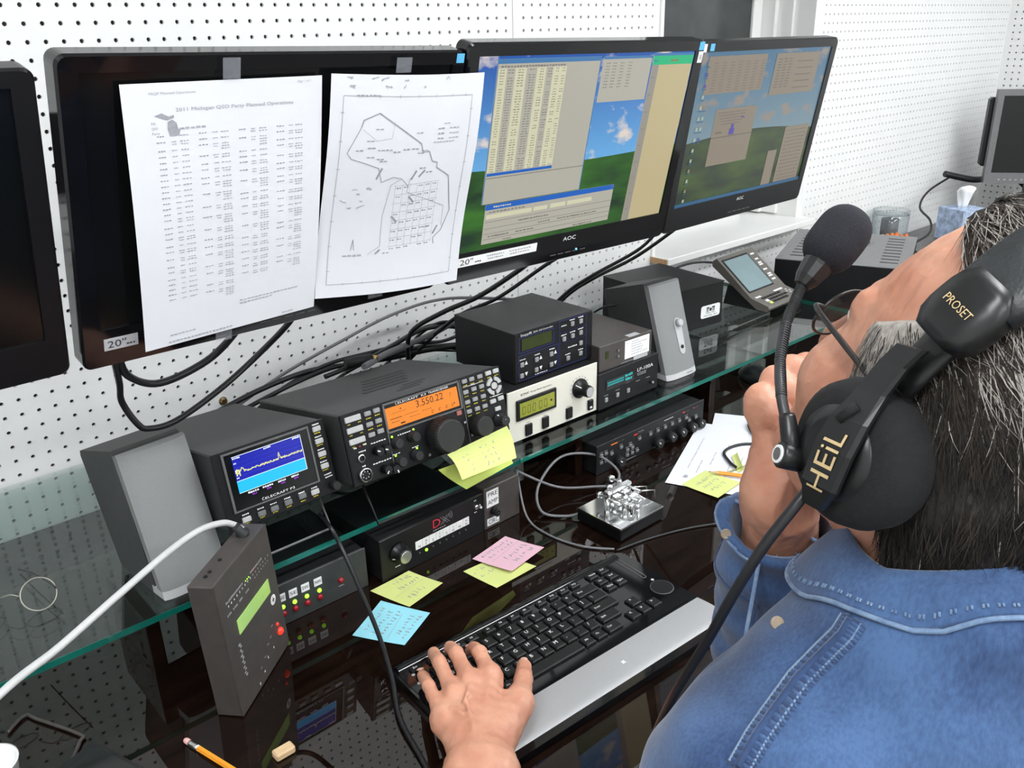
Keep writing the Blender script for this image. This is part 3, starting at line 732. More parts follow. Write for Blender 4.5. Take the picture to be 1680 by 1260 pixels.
speaker('grey fronted desktop speaker beside the blue-screened spectrum display', -.0835, -.4985, .11, False)
speaker('grey fronted desktop speaker with volume knob in front of the power supply', .9585, -.476, -.03, True)

# ---- units under the glass shelf, on the desk -------------------------------------------------------
W, H, Dp = .2047, .0716, .16
t = place('antenna_selector', 'black antenna direction selector with red and white logo and white direction tabs', 'control box', (.2141, -.5399, .029, 0), DZ, Dp)
build('case', MB().box(.002, W - .002, .003, Dp, 0, H - .001, .0015), 'dark_case', t)
build('front_panel', MB().box(0, W, 0, .003, 0, H, .001), 'panel_dark', t)
knob(t, (32, 40), .0125, .020, 'satin_black', cap='silver_disc', skirt=.0165, pointer=3.4, n=28)
tabs = ['N', 'NE', 'E', 'SE', 'S', 'SW', 'W', 'NW']; src = None; lt = MB()
for j, s_ in enumerate(tabs):
    x = .0645 + j * .0136; o = build('direction_tab', MB().box(0, .0130, -.0006, 0, 0, .014), 'label_white', t) if src is None else share('direction_tab', src, t)
    src = src or o; o.location = (x, 0, .0285)
    if len(s_) == 1: lt.text(s_, (x + .0065, -.0009, .0305), EX, EZ, .0045, align='C')
    else: lt.text(s_[0], (x + .0065, -.0009, .0358), EX, EZ, .0038, align='C'); lt.text(s_[1], (x + .0065, -.0009, .0300), EX, EZ, .0038, align='C')
    led(t, (71 + j * 13.4, 20.5), .0017 if j != 1 else .0026, 'led_off' if j != 1 else 'led_green')
build('lettering', lt, 'print_black', t)
pt = Print(t); pt.text('D', (98, 51), 15, 'print_red', width=17); pt.smudge((112, 47), 26, 1.8, 'print_grey', 6); pt.smudge((29, 17), 10, 2, 'print_white', 3)
for s_ in (-1, 1):
    for o_ in (-2.2, 2.2):
        a = (124 - 7 * s_ + o_, 51); b = (124 + 7 * s_ + o_, 65)
        pt.m('print_grey').quad(*[(q[0] / 1e3 + dx, -.0006, q[1] / 1e3) for q, dx in ((a, -.0004), (a, .0004), (b, .0004), (b, -.0004))])
for rr in (5, 8, 11):
    pts = [(128 + rr * math.cos(a), 60 + rr * math.sin(a)) for a in np.linspace(-.5, .9, 6)]
    for p, q in zip(pts, pts[1:]): pt.m('print_grey').quad(*[(c[0] / 1e3 + d, -.0006, c[1] / 1e3) for c, d in ((p, -.0003), (p, .0003), (q, .0003), (q, -.0003))])
pt.smudge((187, 65), 5, 2, 'print_white', 2); pt.smudge((187, 44), 6, 2, 'print_white', 2); pt.done()
tg = MB(); tg.rev([((0, 0, 0), .0045), ((0, -.004, 0), .0045), ((0, -.005, 0), .003)], 8, sm=False); tg.cyl((0, -.004, 0), (0, -.015, .005), .0016, .0022, n=10); o = build('toggle_switch', tg, 'nickel', t); o.location = (.187, 0, .054)
led(t, (197, 53), .0013, 'label_white')
W, H, Dp = .079, .076, .12
t = place('preamp_box', 'small black preamplifier box with hand-cut white PRE AMP and CIRC labels', 'control box', (.421, -.5335, .02, 0), DZ, Dp)
build('case', MB().box(0, W, 0, Dp, 0, H, .0015), 'brown_case', t)
build('paper_label', MB().box(.005, .031, -.0006, 0, .040, .070), 'label_white', t); build('paper_label', MB().box(.005, .031, -.0006, 0, .006, .019), 'label_white', t)
lt = MB(); 
for s_, z in (('PRE', .059), ('AMP', .045), ('CIRC', .0085)): lt.text(s_, (.018, -.0009, z), EX, EZ, .0085, width=.022, align='C')
build('lettering', lt, 'print_black', t)
knob(t, (19, 30), .0062, .012, 'satin_black', pointer=.6, skirt=.0075)
W, H, Dp = .166, .066, .16
t = place('antenna_switch', 'black antenna switch panel with a row of green lamps over red buttons', 'control box', (.03, -.528, -.01, 0), DZ, Dp)
build('case', MB().box(.002, W - .002, .003, Dp, 0, H - .001, .0015), 'dark_case', t)
build('front_panel', MB().box(0, W, 0, .003, 0, H, .001), 'charcoal_case', t)
lt = MB(); src = None
for x, s_ in ((28, 'NE'), (46, 'SE'), (65, 'SW'), (85, 'NW')):
    o = build('paper_label', MB().box(-.0062, .0062, -.0006, 0, -.0062, .0062), 'label_white', t) if src is None else share('paper_label', src, t)
    src = src or o; o.location = (x / 1e3, 0, .0455)
    lt.text(s_, (x / 1e3, -.0009, .0432), EX, EZ, .0055, width=.0105, align='C'); led(t, (x + .7, 30.5), .0034, 'led_green'); led(t, (x + .7, 19.5), .0046, 'led_red_lens', 'push_button')
build('lettering', lt, 'print_black', t); led(t, (121, 31), .0046, 'led_red_lens', 'push_button')
pt = Print(t); pt.smudge((121, 22), 10, 1.6, 'print_grey', 4); pt.done()
W, H, Dp = .318, .060, .17
t = place('audio_processor', 'black audio processor with rows of small keys and white pointer knobs under the shelf', 'audio processor', (.69, -.532, -.0076, 0), DZ, Dp)
build('case', MB().box(.004, W - .004, .003, Dp, 0, H - .002, .001), 'dark_case', t)
build('front_panel', MB().box(0, W, 0, .003, 0, H, .001), 'panel_dark', t)
for j, x in enumerate((57, 168, 208, 240, 274, 300)): knob(t, (x, 14), .0098, .015, 'rubber_black', pointer=2.5 - .05 * j)
BT = [(12 + 12.5 * i, z) for i in range(2) for z in (24, 39)] + [(40 + 26 * i, 33 + 5 * (i % 2)) for i in range(4)] + [(84 + 14 * i, 15) for i in range(3)] + [(150 + 22 * i, 37) for i in range(6)] + [(84, 26), (98, 26), (270, 28), (292, 28)]
buttons(t, BT, .0085, .006, 'button_mid')
pt = Print(t)
for p in BT: pt.smudge((p[0], p[1] + 5.4), 9, 1.3, 'print_grey', 3)
for x in (57, 168, 208, 240, 274, 300): pt.smudge((x, 2.8), 12, 1.4, 'print_grey', 4)
pt.text('COMPRESSOR', (66, 3), 2.2, 'print_grey', width=34) if False else pt.smudge((90, 5), 40, 1.5, 'print_grey', 10)
pt.smudge((122, 53), 16, 1.4, 'print_grey', 4); pt.smudge((205, 52), 28, 1.6, 'print_white', 8); pt.done()
for j in range(10): led(t, (40 + 3.6 * j, 51), .0011, 'led_orange' if j < 5 else 'led_off')
for j in range(8): led(t, (104 + 3.4 * j, 50), .0011, 'led_red' if j < 3 else 'led_off')
for j in range(6): led(t, (250 + 3.2 * j, 51), .0011, 'led_red' if j < 2 else 'led_off')
for j in range(5): led(t, (284 + 3.2 * j, 51), .0011, 'led_red' if j < 1 else 'led_off')

# ---- upright digital meter on the desk -----------------------------------------------------------------
W, H, Dp = .140, .186, .034
t = thing('digital_power_meter', 'dark brown upright digital meter with lime LCD standing on the desk', 'meter', (-.066, -.656, DESK + .0016), (-.05, 0, .675))
build('case', MB().box(0, W, .0012, Dp, 0, H, .0015), 'brown_case', t)
build('front_panel', MB().box(.0004, W - .0004, 0, .0012, .0004, H - .0004), 'brown_case', t)
build('lime_lcd', MB().prism([(.030, .098), (.117, .098), (.117, .118), (.030, .118)], 'y', -.001, 0), 'lcd_lime', t)
pt = Print(t)
pt.smudge((37, 152), 44, 3.4, 'print_grey', 13); pt.smudge((96, 152), 34, 2.8, 'print_grey', 10)
for j in range(16): pt.smudge((20 + 7.2 * j, 146), 2.4, 3, 'print_white' if j < 9 else 'print_grey', 1)
for j in range(7): pt.smudge((88 + 6.2 * j, 140), 2.4, 2.6, 'print_grey', 1)
for x, wd in ((18, 10), (33, 12), (48, 9), (65, 10)): pt.smudge((x, 136), wd, 3.2, 'print_grey', 3)
pt.text('MODEL', (22, 86), 4, 'print_grey', width=5) if False else None
for j in range(12): pt.smudge((24 + (j % 2) * 2.4 , 88 - j * 4.1), 6, 3, 'print_grey', 1)
for p in ((104, 55), (96, 44), (86, 40), (74, 30), (60, 24)): pt.smudge(p, 5, 2, 'print_grey', 2)
for p in ((98, 26), (80, 24), (66, 14), (50, 8)): pt.smudge(p, 3, 4, 'print_white', 1)
pt.m('print_white').prism([((120 + 7 * math.cos(a)) / 1e3, (84 + 7 * math.sin(a)) / 1e3) for a in np.linspace(0, 6.28, 22)[:-1]], 'y', -.0006, -.0004)
pt.done()
mb = MB().add([((120 + (2.2 if k % 2 else 4.6) * math.cos(k * .785)) / 1e3, (84 + (2.2 if k % 2 else 4.6) * math.sin(k * .785)) / 1e3) for k in range(8)] and [(( 120 + (1.4 if k % 2 else 4.8) * math.cos(k * .785)) / 1e3, -.0009, (84 + (1.4 if k % 2 else 4.8) * math.sin(k * .785)) / 1e3) for k in range(8)], [tuple(range(8))])
build('logo_mark', mb, 'print_black', t)
for j in range(9): led(t, (58 + 4.2 * j, 149.5), .0008, 'led_green' if j in (2, 3, 4) else 'led_red_lens' if j > 6 else 'led_off')
led(t, (118, 47), .0024, 'led_red'); led(t, (121, 34), .0056, 'led_red', 'push_button')
for x, y in ((.03, .02), (.055, .02), (.02, .02)): build('screw', MB().cyl((x, y, H), (x, y, H + .0012), .0025, n=8), 'panel_dark', t)
build('cable_gland', MB().rev([((.112, .018, H - .001), .009), ((.112, .018, H + .003), .009), ((.110, .019, H + .005), .006), ((.106, .021, H + .016), .0052)], 14), 'rubber_black', t)

# ---- console with grey screen (weather / plotter display) -----------------------------------------------
t = thing('plotter_console', 'grey-brown console with a pale LCD and small keypad on the glass shelf', 'display console', (1.468, -.384, SHELF), (0, 0, .04))
W = .165
b = MB()
sec = [(.0, .020), (.006, .012), (.035, .012), (.17, .10), (.172, .112), (.160, .122), (.058, .042), (.052, .038), (.004, .026)]
n = len(sec); 
b.add([(0, *p) for p in sec] + [(W, *p) for p in sec], [tuple(range(n)), tuple(range(2 * n - 1, n - 1, -1))] + [(i, i + n, (i + 1) % n + n, (i + 1) % n) for i in range(n)])
build('housing', b, 'display_case', t)
A0 = Vector((0, .058, .042)); A1 = Vector((0, .160, .122)); up = (A1 - A0).normalized(); Ls = (A1 - A0).length; nr = Vector((0, -up.z, up.y))
def sq(x0, x1, s0, s1, out, mb=None):
    mb = mb or MB(); P = [Vector((x, 0, 0)) + A0 + up * (s * Ls) + nr * o for o in (0, out) for x, s in ((x0, s0), (x1, s0), (x1, s1), (x0, s1))]
    return mb.add([tuple(p) for p in P], [(0, 1, 2, 3), (7, 6, 5, 4), (0, 4, 5, 1), (1, 5, 6, 2), (2, 6, 7, 3), (3, 7, 4, 0)])
build('lcd_bezel', sq(.010, .126, .06, .92, .0012), 'panel_dark', t)
build('lcd_screen', sq(.014, .122, .09, .88, .0016), 'lcd_grey', t)
mb = MB()
for s_ in (.84, .70, .60, .55, .42, .30, .25, .16): sq(.134 + random.uniform(0, .004), .152, s_, s_ + .035, .0006, mb)
build('lettering', mb, 'print_white', t)
K0 = Vector((0, .004, .026)); K1 = Vector((0, .052, .038)); ku = (K1 - K0).normalized(); kl = (K1 - K0).length; kn = Vector((0, -ku.z, ku.y)); 
src = None
for r in range(3):
    for c in range(8):
        if (r, c) in ((0, 7), (2, 7), (0, 0), (1, 0)): continue
        p = K0 + ku * (kl * (.22 + .24 * r)) + Vector((.032 + c * .0125, 0, 0))
        o = build('key', MB().box(-.0048, .0048, -.0032, .0032, -.001, .002, .0006), 'panel_dark', t) if src is None else share('key', src, t)
        src = src or o; o.location = p; o.rotation_euler = (math.atan2(ku.z, ku.y), 0, 0)
for m_, f in (('label_white', .42), ('sticky_yellow', .20)):
    o = build('key', MB().box(-.006, .006, -.004, .004, -.001, .0025, .0006), m_, t); o.location = K0 + ku * (kl * f) + Vector((.030, 0, 0)); o.rotation_euler = (math.atan2(ku.z, ku.y), 0, 0)
for dx, df in ((-.007, 0), (.007, 0), (0, .16), (0, -.16)):
    o = build('arrow_key', MB().box(-.0045, .0045, -.002, .002, -.001, .002, .0006), 'button_white', t); o.location = K0 + ku * (kl * (.55 + df)) + Vector((.140 + dx, 0, 0)); o.rotation_euler = (math.atan2(ku.z, ku.y), 0, 0)
mb = MB(); mb.T = Matrix.Translation(K0 + ku * (kl * .90) + kn * .0006) @ Matrix((EX, tuple(ku), tuple(kn))).transposed().to_4x4()
mb.box(.012, .036, -.003, .003, 0, .0003); mb.box(.098, .138, -.003, .003, 0, .0003); tag(build('maker_strip', mb, 'print_white', t), kind='stuff')
build('mounting_foot', MB().prism([(.03, .0), (.15, .0), (.14, .05), (.10, .05), (.04, .013)], 'x', .03, W - .03), 'rubber_black', t)

# ---- big amplifier at the right end of the desk -----------------------------------------------------------
a0 = Vector((1.71, -.24)); yaw = -1.187
t = thing('power_amplifier', 'large black power amplifier with a slotted grey lid at the right of the desk', 'amplifier', (a0.x, a0.y, DESK), (0, 0, yaw))
W, H, Dp = .335, .175, .40
build('case', MB().box(0, W, .004, Dp, .01, H, .002), 'matte_black', t)
build('lid', MB().box(0, W, 0, Dp, H - .001, H + .001), 'grey_monitor', t)
build('front_panel', MB().box(0, W, 0, .004, .008, H, .001), 'panel_dark', t)
for side in (0, 1):
    for j in range(9):
        y = .05 + j * .037; x = .03 if not side else W - .075
        build('vent_slot', MB().box(x, x + .045, y, y + .008, H + .0008, H + .0014), 'matte_black', t)
build('fan_grille', MB().cyl((W / 2, Dp * .68, H + .0008), (W / 2, Dp * .68, H + .0016), .062, n=36), 'panel_bezel', t)
for r in (.02, .034, .048): build('grille_ring', MB().tube([(W / 2 + r * math.cos(a), Dp * .68 + r * math.sin(a), H + .002) for a in np.linspace(0, 2 * math.pi, 28)], .0012, 5, smooth=0), 'matte_black', t)
knob(t, (60, 60), .02, .025); knob(t, (265, 60), .02, .025)
for x in (.03, W - .03):
    for y in (.04, Dp - .04): build('rubber_foot', MB().cyl((x, y, .01), (x, y, 0), .012, n=10), 'rubber_black', t)
# ------------------------------------------------------------------ screen emission materials
def emis(name, col, k=1.):
    return mat(name, tuple(c * .05 for c in col), .2, noise=.02, emit=col, estr=k)
def sky_mat(name, top, bot, cloud, z0, z1, seed, k=1., thr=.52):
    m = bpy.data.materials.new(name); m.use_nodes = True; nt = m.node_tree; b = nt.nodes['Principled BSDF']
    b.inputs['Base Color'].default_value = (.01, .01, .012, 1); b.inputs['Roughness'].default_value = .2
    tc = nt.nodes.new('ShaderNodeTexCoord'); sp = nt.nodes.new('ShaderNodeSeparateXYZ'); nt.links.new(tc.outputs['Object'], sp.inputs[0])
    mr = nt.nodes.new('ShaderNodeMapRange'); mr.inputs[1].default_value = z0; mr.inputs[2].default_value = z1; nt.links.new(sp.outputs[2], mr.inputs[0])
    g = nt.nodes.new('ShaderNodeMix'); g.data_type = 'RGBA'; g.inputs[6].default_value = (*bot, 1); g.inputs[7].default_value = (*top, 1); nt.links.new(mr.outputs[0], g.inputs[0])
    mp = nt.nodes.new('ShaderNodeMapping'); mp.inputs['Scale'].default_value = (1, 1, 1.9); mp.inputs['Location'].default_value = (seed, 0, seed * .7); nt.links.new(tc.outputs['Object'], mp.inputs[0])
    n = nt.nodes.new('ShaderNodeTexNoise'); n.inputs['Scale'].default_value = 19; n.inputs['Detail'].default_value = 5; nt.links.new(mp.outputs[0], n.inputs['Vector'])
    r = nt.nodes.new('ShaderNodeMapRange'); r.inputs[1].default_value = thr; r.inputs[2].default_value = thr + .12; nt.links.new(n.outputs['Fac'], r.inputs[0])
    c = nt.nodes.new('ShaderNodeMix'); c.data_type = 'RGBA'; c.inputs[7].default_value = (*cloud, 1); nt.links.new(g.outputs[2], c.inputs[6]); nt.links.new(r.outputs[0], c.inputs[0])
    nt.links.new(c.outputs[2], b.inputs['Emission Color']); b.inputs['Emission Strength'].default_value = k
    MATS[name] = m
def hill_mat(name, a, b_, k=1.):
    m = bpy.data.materials.new(name); m.use_nodes = True; nt = m.node_tree; b = nt.nodes['Principled BSDF']
    b.inputs['Base Color'].default_value = (.01, .012, .01, 1); b.inputs['Roughness'].default_value = .2
    tc = nt.nodes.new('ShaderNodeTexCoord'); mp = nt.nodes.new('ShaderNodeMapping'); mp.inputs['Scale'].default_value = (1, 1, 4); mp.inputs['Rotation'].default_value = (0, .25, 0); nt.links.new(tc.outputs['Object'], mp.inputs[0])
    n = nt.nodes.new('ShaderNodeTexNoise'); n.inputs['Scale'].default_value = 7; n.inputs['Detail'].default_value = 5; nt.links.new(mp.outputs[0], n.inputs['Vector'])
    r = nt.nodes.new('ShaderNodeValToRGB'); r.color_ramp.elements[0].position = .36; r.color_ramp.elements[1].position = .66
    r.color_ramp.elements[0].color = (*a, 1); r.color_ramp.elements[1].color = (*b_, 1); nt.links.new(n.outputs['Fac'], r.inputs[0])
    nt.links.new(r.outputs[0], b.inputs['Emission Color']); b.inputs['Emission Strength'].default_value = k
    MATS[name] = m
sky_mat('wallpaper_sky', srgb(16, 78, 160), srgb(96, 160, 212), srgb(210, 200, 190), 0, .14, 3.1, 1., .54)
hill_mat('wallpaper_hill', srgb(10, 42, 22), srgb(48, 104, 26))
sky_mat('wallpaper_sky_dim', srgb(62, 112, 146), srgb(120, 148, 160), srgb(150, 138, 126), 0, .13, 8.3, .75, .55)
hill_mat('wallpaper_hill_dim', srgb(14, 34, 18), srgb(62, 86, 24), .75)
emis('win_grey', srgb(166, 163, 152)); emis('win_cream', srgb(196, 194, 166)); emis('win_beige', srgb(178, 165, 128)); emis('win_strip', srgb(140, 136, 128))
emis('win_blue', srgb(34, 92, 176)); emis('win_blue_pale', srgb(60, 112, 160)); emis('win_green', srgb(30, 170, 116)); emis('win_ink', srgb(110, 108, 100)); emis('win_red', srgb(140, 100, 60))
emis('dim_win', srgb(134, 123, 108), .85); emis('dim_ink', srgb(104, 94, 100)); emis('dim_blue', srgb(40, 84, 120)); emis('dim_icon', srgb(150, 160, 150)); emis('dim_purple', srgb(70, 60, 150)); emis('dim_line', srgb(90, 86, 90))

def monitor(name, label, p, gloss=True, group=None, cat='monitor'):
    x, y, z, yaw, tilt, w, h, roll = p
    R = Matrix.Rotation(yaw, 3, 'Z') @ Matrix.Rotation(-tilt, 3, 'X') @ Matrix.Rotation(-roll, 3, 'Y')
    t = thing(name, label, cat, (x, y, z + ZO), R.to_euler(), group)
    gm = 'gloss_black' if gloss else 'satin_black'
    sx0, sx1, sz0, sz1 = -w / 2 + .020, w / 2 - .021, -h / 2 + .045, h / 2 - .0165
    # rounded frame with an opening
    outer = rrect(-w / 2, w / 2, -h / 2, h / 2, .010, 5); n = len(outer)
    fr = MB(); inner = []
    for (a, b) in outer: inner.append((min(max(a, sx0), sx1), min(max(b, sz0), sz1)))
    sc_ = lambda P, d: [(q[0] * (1 - d / (w / 2)), q[1] * (1 - d / (h / 2))) for q in P]
    o2 = sc_(outer, .0022)
    fr.ring_loft([[(a, .030, b) for a, b in sc_(outer, .004)], [(a, .024, b) for a, b in outer], [(a, .003, b) for a, b in outer], [(a, 0, b) for a, b in o2], [(a, 0, b) for a, b in inner], [(a, .003, b) for a, b in inner]], sm=False, cap0=True, cap1=False)
    build('bezel', fr, gm, t)
    build('screen_panel', MB().quad((sx0, .0026, sz0), (sx1, .0026, sz0), (sx1, .0026, sz1), (sx0, .0026, sz1)), 'screen_black', t)
    bk = MB(); s0 = sc_(outer, .012); s1 = [(q[0] * .62, q[1] * .62) for q in outer]
    bk.ring_loft([[(a, .029, b) for a, b in s0], [(a, .040, b) for a, b in sc_(outer, .03)], [(a, .060, b) for a, b in s1]], sm=False)
    build('rear_shell', bk, 'satin_black', t)
    bt = MB()
    for j in range(5): bt.box(-.036 + j * .0165, -.024 + j * .0165, -.0006, 0, -h / 2 + .0105, -h / 2 + .0117)
    build('touch_buttons', bt, 'panel_bezel', t)
    # wall bracket: plate, arm, wall plate
    Ri = R.inverted(); back = R @ Vector((0, .075, 0)) + t.location
    ar = MB(); ar.box(-.05, .05, .060, .072, -.05, .05, .002)
    q0 = Vector((0, .066, 0)); q1 = Ri @ (Vector((back.x, -.02, back.z)) - t.location)
    ar.cyl(q0, q1, .016, n=12)
    build('wall_arm', ar, 'matte_black', t)
    pl = MB(); wp = [Ri @ (Vector((back.x + a, yy, back.z + b)) - t.location) for yy in (-.024, -.001) for a, b in ((-.05, -.06), (.05, -.06), (.05, .06), (-.05, .06))]
    pl.add(wp, [(0, 1, 2, 3), (7, 6, 5, 4), (0, 4, 5, 1), (1, 5, 6, 2), (2, 6, 7, 3), (3, 7, 4, 0)]); build('wall_plate', pl, 'matte_black', t)
    return t, (sx0, sx1, sz0, sz1)
M1 = (-.380, -.600, -.221, .05, -.25, .482, .313, -.01)
M2 = (.1132, -.5853, -.2233, .0481, -.2461, .4821, .3233, -.0234)
M3 = (.5989, -.5786, -.2269, .0011, -.2093, .4821, .3268, -.0151)
M4 = (1.1099, -.5379, -.2369, .0412, -.1643, .4821, .3265, -.0047)
monitor('computer_monitor', 'black switched-off monitor with no paper on it', M1, False)
m2, s2 = monitor('computer_monitor', 'glossy black monitor covered by two taped paper sheets', M2)
m3, s3 = monitor('computer_monitor', 'glossy black monitor showing a tall log window and a green header', M3)
m4, s4 = monitor('computer_monitor', 'black monitor showing scattered small windows next to the log monitor', M4, False)
def stickers(t, pts, y=-.0006):
    for nm, m_, x0, x1, z0, z1 in pts: build(nm, MB().box(x0 / 1e3, x1 / 1e3, y, -.0001, z0 / 1e3, z1 / 1e3), m_, t)
stickers(m2, [('size_label', 'label_grey', -219, -183, -141, -127), ('energy_sticker', 'sticker_blue', 225, 237, 147, 158)])
stickers(m3, [('size_label', 'label_white', -223, -69, -138.5, -125), ('energy_sticker', 'sticker_blue', 226, 238, 148, 160.5), ('round_sticker', 'label_white', 228, 239, 129, 146)])
stickers(m4, [('energy_sticker', 'sticker_blue', -204, -192, 148.5, 160), ('white_sticker', 'label_white', -222, -214, 147, 160)])
pt = Print(m3, -.0009); pt.text('20"', (-219, -135.5), 8.5, 'print_black', width=24); pt.smudge((-185, -134), 12, 2.4, 'print_black', 3)
for x, wd in ((-152, 34), (-104, 44)): pt.smudge((x, -129), wd, 2, 'print_soft', 8); pt.smudge((x, -133.5), wd * .9, 2, 'print_soft', 8)
pt.smudge((233.5, 138), 7, 8, 'print_soft', 2); pt.y = -.0005; pt.text('AOC', (-13, -131.5), 6.5, 'print_white', width=28); pt.done()
pt = Print(m2, -.0009); pt.text('20"', (-216, -138), 8.5, 'print_black', width=20); pt.smudge((-191, -137), 10, 2, 'print_black', 3); pt.done()
pt = Print(m4, -.0005); pt.text('AOC', (-14, -131), 6.2, 'print_white', width=24); pt.done()
led(m3, (21, -150), .0016, 'led_blue')
# clear tape pieces holding the sheets
for x0, x1, z0, z1 in ((-86, -67, 138, 158.5), (129, 151, 139, 156), (-96, -76, -159, -134), (118, 141, -150, -130)):
    build('clear_tape', MB().box(x0 / 1e3, x1 / 1e3, -.0062, -.0058, z0 / 1e3, z1 / 1e3), 'tape_clear', m2)

# screen contents (flat images of each display, as thin layered rectangles)
def screen(t, s, sky, hill, hz):
    sx0, sx1, sz0, sz1 = s
    build('wallpaper_sky', MB().quad((sx0, .0022, sz0), (sx1, .0022, sz0), (sx1, .0022, sz1), (sx0, .0022, sz1)), sky, t)
    n = 24; top = [(sx0 + (sx1 - sx0) * i / n, .0018, hz((sx0 + (sx1 - sx0) * i / n) * 1000) / 1000) for i in range(n + 1)]
    build('wallpaper_hill', MB().add(top + [(sx1, .0018, sz0), (sx0, .0018, sz0)], [tuple(range(n + 3))]), hill, t)
screen(m3, s3, 'wallpaper_sky', 'wallpaper_hill', lambda x: 0 - 6 * math.sin((x + 250) / 140.) + (6 if x < -150 else 0) * 0)
screen(m4, s4, 'wallpaper_sky_dim', 'wallpaper_hill_dim', lambda x: -8 + 14 * math.sin((x + 260) / 150.))
def rect(pr_, x0, x1, z0, z1, k): pr_.bar(((x0 + x1) / 2, (z0 + z1) / 2), x1 - x0, z1 - z0, k)
a = Print(m3, .0014); b = Print(m3, .0010); c = Print(m3, .0006); d = Print(m3, .0003)
rect(a, -189, 6, -51, 143, 'win_grey'); rect(b, -189, 6, 137, 143, 'win_blue_pale'); rect(b, -189, -187.5, -51, 143, 'win_blue_pale'); rect(b, 4.5, 6, -51, 143, 'win_blue_pale')
rect(b, -186, -62, -6, 131, 'win_cream'); rect(b, -186, -62, -11, -7, 'win_blue'); rect(b, -187, 5, -14.5, -13.5, 'win_ink')
for x0, x1 in ((-172, -157), (-137, -118), (-101, -88)): rect(c, x0, x1, -6, 131, 'win_grey')
z = 133.5; c.smudge((-124, z), 118, 2.2, 'win_ink', 22)
for j in range(40):
    z = 129 - j * 3.42
    for x, wd in ((-180, 9), (-165, 12), (-147, 14), (-127, 16), (-109, 10), (-94, 11), (-80, 9), (-68, 8)):
        if random.random() < .88: d.smudge((x, z), wd * random.uniform(.6, 1), 1.1, 'win_ink', 2)
rect(a, 11, 119, 78, 142, 'win_grey'); rect(b, 11, 119, 138.5, 142, 'win_blue_pale'); rect(b, 118, 119.5, 78, 142, 'win_blue')
for j in range(9):
    for x in (22, 36, 52, 70): c.smudge((x, 133 - j * 4.2), 9, 1.2, 'win_ink', 2)
rect(a, 121, 218, -118, 140, 'win_beige'); rect(b, 121, 137, -118, 128, 'win_strip'); rect(b, 121, 218, 128, 141, 'win_green'); rect(b, 121, 218, 141, 145, 'win_blue_pale'); c.smudge((172, 134), 18, 4, 'win_red', 3); c.smudge((128, 134), 10, 3, 'win_blue_pale', 2)
for j in range(9): c.bar((127, 110 - j * 26), 6, .8, 'win_ink')
rect(a, -181, 86, -111, -52, 'win_grey'); rect(b, -181, 86, -60, -52, 'win_blue'); rect(b, 79, 85, -58.5, -53.5, 'win_red'); c.smudge((-150, -56), 34, 2.4, 'win_cream', 8)
rect(b, -178, -90, -73.5, -67, 'win_cream'); rect(b, -86, -58, -73, -67, 'win_cream'); rect(b, -52, -20, -73, -66.5, 'win_cream'); rect(b, -16, 38, -73, -66.5, 'win_cream'); c.smudge((-140, -63.5), 70, 1.8, 'win_ink', 10)
for z in (-78, -88, -96, -104): rect(b, -179, 84, z - .3, z + .3, 'win_ink')
for j in range(14): c.smudge((random.uniform(-160, 70), random.choice((-83, -92, -100, -108))), random.uniform(14, 40), 2, 'win_ink', 5)
for q in (a, b, c, d): q.done('screen_image')
a = Print(m4, .0014); b = Print(m4, .0010); c = Print(m4, .0006)
k = .93
for x0, x1, z0, z1 in ((-212, -14, 83, 150), (21, 196, 69, 149), (-157, -13, -55, 53), (123, 223, -120, -1), (72, 108, -121, -47)): rect(a, x0 * k, x1 * k, z0 * k, z1 * k, 'dim_win')
rect(b, s4[0] * 1e3, s4[1] * 1e3, s4[2] * 1e3, s4[2] * 1e3 + 6.5, 'dim_blue')
for j in range(11):
    for x in range(7): c.smudge((-186 * k + 25 * x, (138 - 5 * j) * k), 12, 1.3, 'dim_ink', 2)
    for x in (35, 55, 75): c.smudge((x * k + 4, (138 - 5.4 * j) * k), 12, 1.6, 'dim_line', 2)
for j in range(5): c.smudge((140 * k, (132 - 13 * j) * k), 60, 1.6, 'dim_line', 9)
for j in range(5): c.smudge((-98 * k, (46 - 5.5 * j) * k), 96 - 9 * j, 1.5, 'dim_ink', 12)
rect(c, -157 * k, -13 * k, -1, 0, 'dim_line'); rect(c, -98 * k, -82 * k, 2, 13, 'dim_purple'); rect(c, -94 * k, -86 * k, 13, 21, 'dim_purple'); c.smudge((-58 * k, 31), 12, 3, 'dim_purple', 2); c.smudge((-135 * k, 8), 20, 3, 'dim_line', 4)
for j in range(14):
    c.smudge((172 * k, (-10 - 8 * j) * k), 76, 1.1, 'dim_line', 6)
for j in range(14):
    z = 138 - j * 19.5
    for x in ((-212, -200) if j < 8 else (-212,)): 
        if x * k > s4[0] * 1e3 + 4 and not (x > -205 and z > 75): c.bar((x * k, z * k), 6, 6, random.choice(['dim_icon', 'dim_icon', 'dim_purple', 'dim_win'])); c.bar((x * k, z * k - 5.5), 9, 1.6, 'dim_blue')
for q in (a, b, c): q.done('screen_image')

